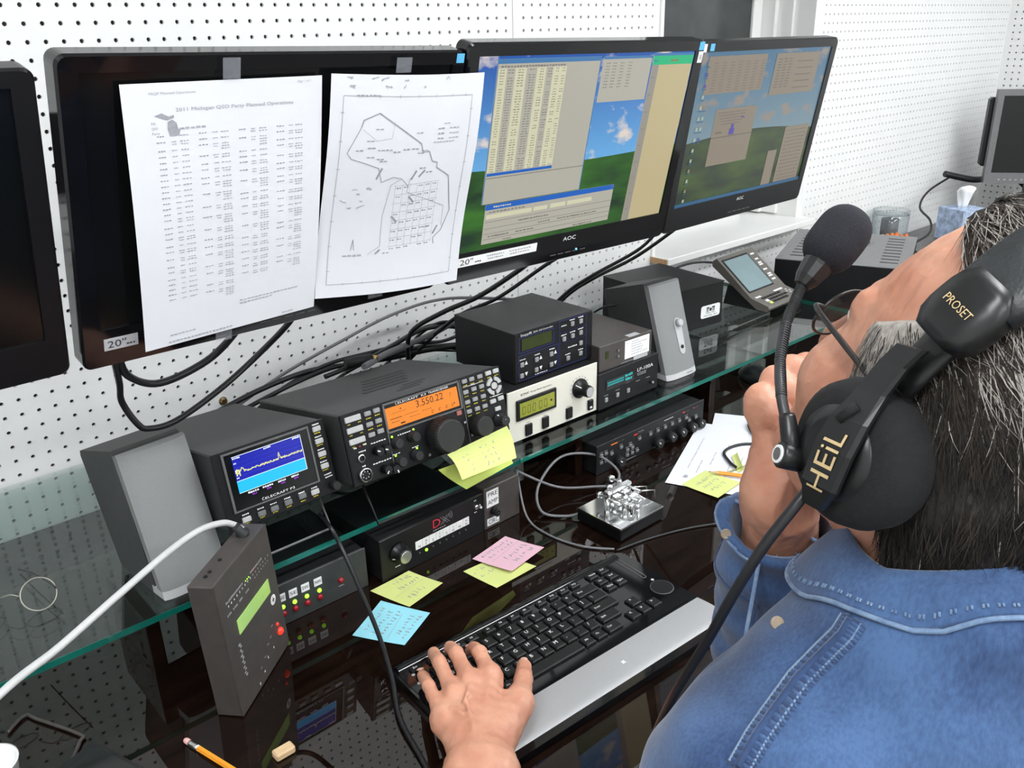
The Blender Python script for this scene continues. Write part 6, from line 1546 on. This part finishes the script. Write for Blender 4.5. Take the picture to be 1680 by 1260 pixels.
seam('yoke_topstitch', [(u + 17, v + 8) for u, v in SP], .0010, 'thread'); seam('yoke_topstitch', [(u - 15, v - 9) for u, v in SP], .0010, 'thread')
pk = MB()
for j, (u, v) in enumerate(SP):
    for du, dv in ((18, 10), (-15, -9)):
        a_ = onshirt(u + du * .25, v + dv * .25, .0010); b_ = onshirt(u + du * 1.25, v + dv * 1.25 + 4, .0006)
        if a_ is not None and b_ is not None and np.linalg.norm(a_ - b_) < .03: pk.tube([tuple(a_), tuple((a_ + b_) / 2 + tu * .0004), tuple(b_)], [.0018, .0016, .0005], 6, smooth=3, mi=j % 2)
tag(pbuild('seam_puckers', pk, ['denim_dark', 'denim'], sh), kind='stuff')
def button_at(u, v):
    p = onshirt(u, v, .001)
    if p is None: return
    n = (CAM - p); n /= np.linalg.norm(n)
    mb = MB(); mb.rev([(tuple(p - n * .001), .0046), (tuple(p + n * .0016), .0046), (tuple(p + n * .0022), .0038), (tuple(p + n * .0016), .0028)], 16); pbuild('shirt_button', mb, 'button_horn', sh)
button_at(1193, 876); button_at(1277, 1024)
# cuff band and hems on the raised sleeve
def ring_on(c, ax, r0, r1, m_, tube_r, name):
    x = np.cross(ax, v3(0, 0, 1)); x /= np.linalg.norm(x); y = np.cross(ax, x); P = []
    for j in range(49):
        a = 2 * math.pi * j / 48; d = x * math.cos(a) + y * math.sin(a)
        h = sbvh.ray_cast(Vector(c + d * .14), Vector(-d)); P.append(np.array(h[0]) + d * r1 if h[0] is not None else c + d * r0)
    pbuild(name, MB().tube([tuple(p) for p in P], tube_r, 6, smooth=0), m_, sh)
ring_on(RCf - ud * .001, ud, .05, .0002, 'denim_fade', .0017, 'cuff_hem'); ring_on(RCf - ud * .052, ud, .05, .0002, 'denim_dark', .0014, 'cuff_seam')
ring_on(RCf - ud * .008, ud, .05, .0004, 'thread', .0006, 'cuff_topstitch')
ring_on(LC - uc * .001, uc, .06, .0002, 'denim_fade', .0017, 'cuff_hem')
# fingernails
mat('nail', srgb(214, 168, 150), .25, noise=.06, nscale=300)
def nail(tip, prev, up):
    d = tip - prev; d /= np.linalg.norm(d); up = up - d * (up @ d); up /= np.linalg.norm(up); x = np.cross(d, up); c = tip + up * .0066 + d * .0022
    mb = MB(); mb.sphere((0, 0, 0), (.0050, .0062, .0018), 12, 8); mb.V = [tuple(c + x * p[0] + d * p[1] + up * p[2]) for p in mb.V]; pbuild('fingernail', mb, 'nail')
for i in range(4): nail(lt[i], ld[i], tu + v3(0, .25, 0))
nail(tb[3], tb[2], tu + v3(.2, .2, 0))
mat('eye_white', (.80, .78, .75), .2, noise=.03, nscale=60); mat('eye_iris', (.10, .07, .05), .2, noise=.2, nscale=200)
for s_ in (-1, 1):
    mb = MB(); c = hd(.083, s_ * .031, .018); mb.sphere(tuple(c), .0118, 16, 12); e = pbuild('eyeball', mb, 'eye_white')
    mb = MB(); mb.sphere(tuple(c + HM @ v3(.0085, 0, .001)), .0052, 12, 8); pbuild('iris', mb, 'eye_iris', e)

# ------------------------------------------------------------------ hair
mat('hair_dark', (.008, .0065, .0055), .7, spec=.3, noise=.4, nscale=220); mat('hair_brown', (.030, .022, .017), .7, spec=.3, noise=.4, nscale=220); mat('hair_grey', (.36, .33, .30), .5, noise=.3, nscale=220)
mat('hair_base', (.012, .0095, .008), .7, noise=.6, nscale=120)
hair = Field()
hair.ell(hd(-.014, 0, .052), (.112, .084, .108), HM, .02); hair.ell(hd(-.058, 0, -.035), (.062, .074, .080), HM, .04); hair.ell(hd(-.030, 0, .020), (.070, .083, .060), HM, .03)
def hl(P): return (P - HC) @ HM
def hairline(L):
    f, l, u = L[:, 0], L[:, 1], L[:, 2]
    front = np.where(u > 0, np.interp(u, [0, .02, .04, .058, .085, .105, .118, .16], [.026, .044, .045, .028, -.004, .010, .058, .085]), np.interp(u, [-.13, -.06, -.03, 0], [-.088, -.076, -.045, .026])) + .005 * np.sin(l * 140) * (u > .05)
    return np.maximum((f - front) * .8, -(u + .112 + .25 * (f + .05)))
def hair_post(P, d):
    L = hl(P); d = d + .0022 * np.sin(L[:, 1] * 210 + 3 * np.sin(L[:, 0] * 50)) * np.sin(L[:, 0] * 60 + L[:, 2] * 90)
    return np.maximum(d, hairline(L))
V, F = hair.mesh(HC - .19, HC + .19, .0045, post=hair_post)
hr = pchild('hair', V, F, ['hair_base', 'hair_grey'])
fc = hl(V[F].mean(1)); hr.data.polygons.foreach_set('material_index', ((fc[:, 0] > -.008) & (fc[:, 2] < .075) & (np.abs(fc[:, 1]) > .05)).astype(np.int32))
L = hl(V); HN = np.array([hair.normal(p) for p in V[::1]]) if False else None
idx = rng.integers(0, len(V), 38000); base = V[idx]; Lb = L[idx]
dq = np.stack([(hair(base + np.eye(3)[i] * .001) - hair(base - np.eye(3)[i] * .001)) for i in range(3)], 1); dq /= np.linalg.norm(dq, axis=1, keepdims=True) + 1e-9
ok = np.abs(hairline(Lb)) >= 0
SVt = {'hair_dark': MB(), 'hair_brown': MB(), 'hair_grey': MB()}
HMT = HM
for i in range(len(base)):
    f, l, u = Lb[i]; n = dq[i]
    w = 1 / (1 + math.exp(-(u - .055) * 60))                                # combed back on top, down at the back and sides
    g = HM @ v3(-1.0 * w - .45 * (1 - w), .25 * l / .08 * w + rng.normal(0, .16), -.25 * w - .9 * (1 - w) + rng.normal(0, .12))
    g = g - n * (g @ n); g /= np.linalg.norm(g) + 1e-9; side = np.cross(g, n)
    Ln = rng.uniform(.018, .034) * (1.25 if u > .06 else 1) * (.55 if (f > -.03 and u < .05) else 1)
    rr = rng.random()
    if f > -.012 and abs(l) > .05 and u < .085: k = 'hair_grey' if rr < .7 else 'hair_brown'
    elif u > .075 and f > -.06: k = 'hair_grey' if rr < .35 else 'hair_brown'
    elif u > .04: k = 'hair_brown' if rr < .5 else 'hair_dark' if rr < .97 else 'hair_grey'
    else: k = 'hair_dark' if rr < .66 else 'hair_brown' if rr < .99 else 'hair_grey'
    w0 = .00042; pts = []
    lift = rng.uniform(.0005, .0035); cur = rng.normal(0, .2)
    for s_ in (0, .35, .7, 1.):
        c = base[i] + g * (Ln * s_) + n * (-.001 + lift * (.3 + math.sin(s_ * 2.2)) - Ln * Ln * s_ * s_ * 2.2) + side * (cur * Ln * s_ * s_)
        ww = w0 * (1 - .85 * s_); pts += [tuple(c - side * ww), tuple(c + side * ww)]
    SVt[k].add(pts, [(0, 1, 3, 2), (2, 3, 5, 4), (4, 5, 7, 6)], 0, True)
for k, mb in SVt.items():
    mb.V = [(v[0] - O[0], v[1] - O[1], v[2] - O[2]) for v in mb.V]; o = build('hair_strands', mb, k, hr, recalc=False); o['kind'] = 'stuff'

# ------------------------------------------------------------------ eyeglasses worn
mat('frame_dark', (.02, .018, .017), .35, noise=.1, nscale=60)
g0 = hd(.098, 0, .012); t = thing('eyeglasses', 'thin dark wire eyeglasses worn by the person', 'glasses', tuple(g0))
def gl(f, l, u): return tuple(hd(f, l, u) - g0)
for s_ in (-1, 1):
    ring = [gl(.104 - .010 * (abs(.034 + .026 * math.cos(a)) / .06) ** 2, s_ * (.034 + .026 * math.cos(a)), .008 + .0195 * math.sin(a)) for a in np.linspace(0, 2 * math.pi, 33)]
    build('rim', MB().tube(ring, .0011, 6, smooth=0), 'frame_dark', t)
    build('lens', MB().add([tuple(p) for p in ring[:-1]], [tuple(range(32))]), 'lens_glass', t)
    build('temple_arm', MB().tube([gl(.094, s_ * .060, .016), gl(.088, s_ * .071, .018), gl(.04, s_ * .0795, .022), gl(-.03, s_ * .0845, .024)], [.0014, .0018, .0020, .0014], 8, smooth=5), 'frame_dark', t)
    build('nose_pad', MB().sphere(gl(.100, s_ * .010, -.002), (.002, .003, .0045), 8, 6), 'lens_glass', t)
build('bridge', MB().tube([gl(.104, -.009, .012), gl(.107, 0, .016), gl(.104, .009, .012)], .0012, 6), 'frame_dark', t)

# ------------------------------------------------------------------ headset
mat('headset_black', (.010, .010, .0105), .34, noise=.15, nscale=40); mat('pad_cloth', (.006, .006, .0065), .9, noise=.3, nscale=300, bump=.4, bscale=700); mat('leatherette', (.022, .024, .026), .42, noise=.2, nscale=90, bump=.3, bscale=500); mat('foam_dark', (.012, .012, .018), .95, noise=.35, nscale=700, bump=.8, bscale=1500); mat('gooseneck', (.03, .03, .032), .4, noise=.1, nscale=50)
cc = hd(-.032, .10, -.008)
t = thing('headset', 'black communications headset with boom microphone worn on the head', 'headset', tuple(cc))
def hs(f, l, u): return tuple(hd(f, l, u) - cc)
def hv(f, l, u): return HM @ v3(f, l, u)
for s_ in (1, -1):
    def st_(l, r): return [hs(-.027 + r * 1.04 * math.cos(a), s_ * l, -.004 + r * math.sin(a)) for a in np.linspace(0, 2 * math.pi, 41)[:-1]]
    build('ear_pad', MB().ring_loft([st_(.078, .034), st_(.080, .040), st_(.087, .0435), st_(.098, .0445), st_(.108, .0420), st_(.114, .036), st_(.1175, .026)]), 'pad_cloth', t)
    build('ear_cup', MB().ring_loft([st_(.112, .030), st_(.1185, .027), st_(.121, .020)]), 'headset_black', t)
    # yoke: flat curved arm from the cup to the slider
    cen = [(-.042, .122, -.034), (-.040, .1265, -.018), (-.033, .127, .004), (-.0265, .122, .022), (-.020, .113, .038), (-.017, .1085, .056), (-.018, .106, .070)]
    wid = [.008, .0145, .0155, .0140, .011, .0105, .0105]; rg_ = []
    for (f, l, u), w_ in zip(cen, wid): rg_.append([hs(f + a * w_ * .86, s_ * (l + b), u - a * w_ * .45) for a, b in ((-1, -.0015), (1, -.0015), (1.02, .001), (.86, .003), (-.86, .003), (-1.02, .001))])
    yk = build('yoke', MB().ring_loft(rg_, sm=False), 'headset_black', t)
    if s_ == 1:
        mb = MB(); TV, TF, tw = text_geo('HEiL'); top = max(p[1] for p in TV); pts = []
        for x, y in TV:                                     # lettering follows the bend of the arm
            q = .75 + 1.85 * x / tw; i = min(int(q), len(cen) - 2); k_ = q - i; c0 = v3(*cen[i]) * (1 - k_) + v3(*cen[i + 1]) * k_; w_ = wid[i] * (1 - k_) + wid[i + 1] * k_
            a_ = (y / top * 2 - 1) * .50; pts.append(hs(c0[0] + a_ * w_ * .86, c0[1] + .0036, c0[2] - a_ * w_ * .45))
        mb.add(pts, TF); build('lettering', mb, 'print_gold', yk)
        build('yoke_slot', MB().tube([hs(-.0265 + .004, .1258, .018), hs(-.0235, .1215, .030)], .0032, 8, smooth=0), 'pad_cloth', yk)
# slider blocks and padded band
def arc(ph, dr=0.): a = math.radians(ph); return (-.020, (.100 + dr) * math.cos(a), .012 + (.152 + dr) * math.sin(a))
def arc_t(ph):
    a = math.radians(ph); q = v3(0, -.100 * math.sin(a), .152 * math.cos(a)); return q / np.linalg.norm(q)
def band(ph0, ph1, n, wf, th, ex_=0.):
    R_ = []
    for i in range(n + 1):
        ph = ph0 + (ph1 - ph0) * i / n; w = wf(i / n); b0 = v3(*arc(ph)); tn = arc_t(ph); nn = np.cross(tn, v3(1, 0, 0)); nn = nn if nn @ (b0 - v3(-.02, 0, .012)) > 0 else -nn
        sec = [(-1, -.5), (-.9, -.9), (.9, -.9), (1, -.5), (1, .5), (.88, .95), (.4, 1.1), (-.4, 1.1), (-.88, .95), (-1, .5)]
        R_.append([tuple(hd(*(b0 + v3(1, 0, 0) * a * w + nn * (b * th + ex_))) - cc) for a, b in sec])
    return MB().ring_loft(R_)
build('padded_headband', band(37, 143, 30, lambda s_: .0255 - .004 * abs(2 * s_ - 1) ** 3, .0075, .004), 'leatherette', t)
build('headband_strip', band(12, 168, 30, lambda s_: .011, .0030), 'headset_black', t)
for a0, a1, s_ in ((25, 41, 1), (139, 155, -1)):
    sb = build('slider_block', band(a0, a1, 6, lambda q: .0205 * (1 - .35 * (2 * q - 1) ** 4), .0095, .006), 'headset_black', t)
    if s_ == 1:
        ph = 33.; b0 = v3(*arc(ph)); tn = arc_t(ph); nn = np.cross(tn, v3(1, 0, 0)); nn = nn if nn @ (b0 - v3(-.02, 0, .012)) > 0 else -nn
        mb = MB(); mb.text('PROSET', Vector(hd(*(b0 + v3(.0, 0, 0) + nn * .0172 - tn * .0035)) - cc), Vector(hv(-1, 0, 0)), Vector(HM @ tn), .0048, width=.021, align='C'); build('lettering', mb, 'print_gold', sb)
# boom
Zc = lambda p: tuple(np.array(p) + Zw - cc)
jp = np.array((.082, -1.253, -.298)); ax_ = hv(.25, 1, 0); ax_ /= np.linalg.norm(ax_)
mb = MB(); mb.rev([(Zc(jp - ax_ * .012), .0085), (Zc(jp + ax_ * .008), .0085), (Zc(jp + ax_ * .0095), .007)], 22); jb = build('boom_joint', mb, 'headset_black', t)
mb = MB(); mb.rev([(Zc(jp + ax_ * .0092), .0058), (Zc(jp + ax_ * .0105), .0058)], 18); build('screw_cap', mb, 'label_white', jb)
mb = MB(); mb.rev([(Zc(jp + ax_ * .0106), .0040), (Zc(jp + ax_ * .0109), .0040)], 14); build('cap_logo', mb, 'panel_bezel', jb)
GN = [(.082, -1.253, -.298), (.084, -1.249, -.286), (.095, -1.234, -.267), (.113, -1.220, -.251), (.135, -1.209, -.234), (.153, -1.204, -.222), (.166, -1.202, -.210)]
build('boom_socket', MB().tube([Zc(p) for p in GN[:2]] + [Zc((.090, -1.242, -.276))], [.0062, .0058, .0050], 14, smooth=4), 'headset_black', t)
build('gooseneck', MB().tube([Zc(p) for p in GN], .0034, 10, smooth=8), 'gooseneck', t)
rb2 = MB(); GP = [Vector(Zc(p)) for p in GN]
for i in range(2, len(GN) - 1):
    for k in range(16):
        p = GP[i].lerp(GP[i + 1], k / 16); d = (GP[i + 1] - GP[i]).normalized() * .0004; rb2.rev([(p - d, .0037), (p + d, .0037)], 10)
tag(build('gooseneck_coils', rb2, 'rubber_black', t), kind='stuff')
m0 = v3(.161, -1.2025, -.215); m1 = v3(.176, -1.205, -.199); md = np.array((.0155, -.0035, .0150)); md /= np.linalg.norm(md)
build('microphone_collar', MB().rev([(Zc(m0), .0055), (Zc(m0 + md * .006), .0085), (Zc(m0 + md * .016), .0105), (Zc(m0 + md * .022), .0105)], 12, sm=False), 'headset_black', t)
F0 = m0 + md * .016; rings = []
st2 = [(F0 + md * (.046 * s_), .0185 * math.sqrt(max(0, 1 - (abs(2 * s_ - 1.06) / 1.08) ** 3.2))) for s_ in np.linspace(0, 1, 16)]
build('foam_windscreen', MB().rev([(Zc(p), max(r, .001)) for p, r in st2], 28), 'foam_dark', t)
CB = [(.082, -1.268, -.312), (.070, -1.264, -.325), (.056, -1.254, -.352), (.049, -1.240, -.392), (.050, -1.222, -.440), (.062, -1.190, -.512), (.085, -1.155, -.60), (.10, -1.13, -.70)]
build('headset_cord', MB().tube([Zc(p) for p in CB], .0036, 10, smooth=6), 'cable_black', t)

# ------------------------------------------------------------------ lower body and chair (out of frame, keeps the figure seated)
legs = Field(); HP = NB - tu * .60 + tf * .0
mat('trouser_cloth', (.03, .035, .05), .9, noise=.2, nscale=200)
legs.ell(HP, (.175, .14, .12), TM, .05)
for s_ in (-1, 1):
    hp = HP + tl * s_ * .09; kn = hp + tf * .40 + tl * s_ * .05 - tu * .01; an = kn - tu * (kn[2] - .10) + tf * .03
    legs.cap(hp, kn, .085, .065, .05); legs.cap(kn, an, .062, .045, .03)
V, F = legs.mesh(v3(-.35, -1.60, .06), v3(.60, -.65, .72), .009); pchild('trousers', V, F, 'trouser_cloth')
for s_ in (-1, 1):
    kn = HP + tl * s_ * .14 + tf * .40; a_ = kn - tu * kn[2] + tf * .0
    sf = Field(); sf.cap(a_ + tu * .045, a_ + tf * .17 + tu * .032, .044, .034, .03); sf.cap(a_ + tu * .05, a_ + tu * .10, .045, .05, .03)
    V, F = sf.mesh(a_ - .12, a_ + v3(.22, .25, .2), .008, post=lambda P, d: np.maximum(d, -(P[:, 2] - .001))); pchild('shoe', V, F, 'rubber_black')
t = thing('office_chair', 'black five-legged office chair carrying the seated person', 'chair', (HP[0], HP[1], 0), (0, 0, math.atan2(tl[1], tl[0]) + math.pi))
st_z = HP[2] - .115
build('seat', MB().prism(rrect(-.23, .23, -.20, .25, .06, 5), 'z', st_z - .07, st_z), 'pad_cloth', t)
build('backrest', MB().box(-.19, .19, -.255, -.205, st_z + .06, st_z + .30, .02), 'pad_cloth', t)
build('back_bracket', MB().box(-.03, .03, -.262, -.245, st_z - .06, st_z + .12, .004), 'matte_black', t)
build('gas_column', MB().cyl((0, 0, .08), (0, 0, st_z - .07), .025, n=16), 'matte_black', t)
for j in range(5):
    a = 2 * math.pi * j / 5 + .3; e = (.28 * math.cos(a), .28 * math.sin(a))
    lg_ = build('leg', MB().tube([(0, 0, .10), (e[0], e[1], .075)], [.022, .016], 8, smooth=0), 'matte_black', t); build('caster', MB().cyl((e[0] - .012 * math.sin(a), e[1] + .012 * math.cos(a), .028), (e[0] + .012 * math.sin(a), e[1] - .012 * math.cos(a), .028), .028, n=16), 'rubber_black', lg_)
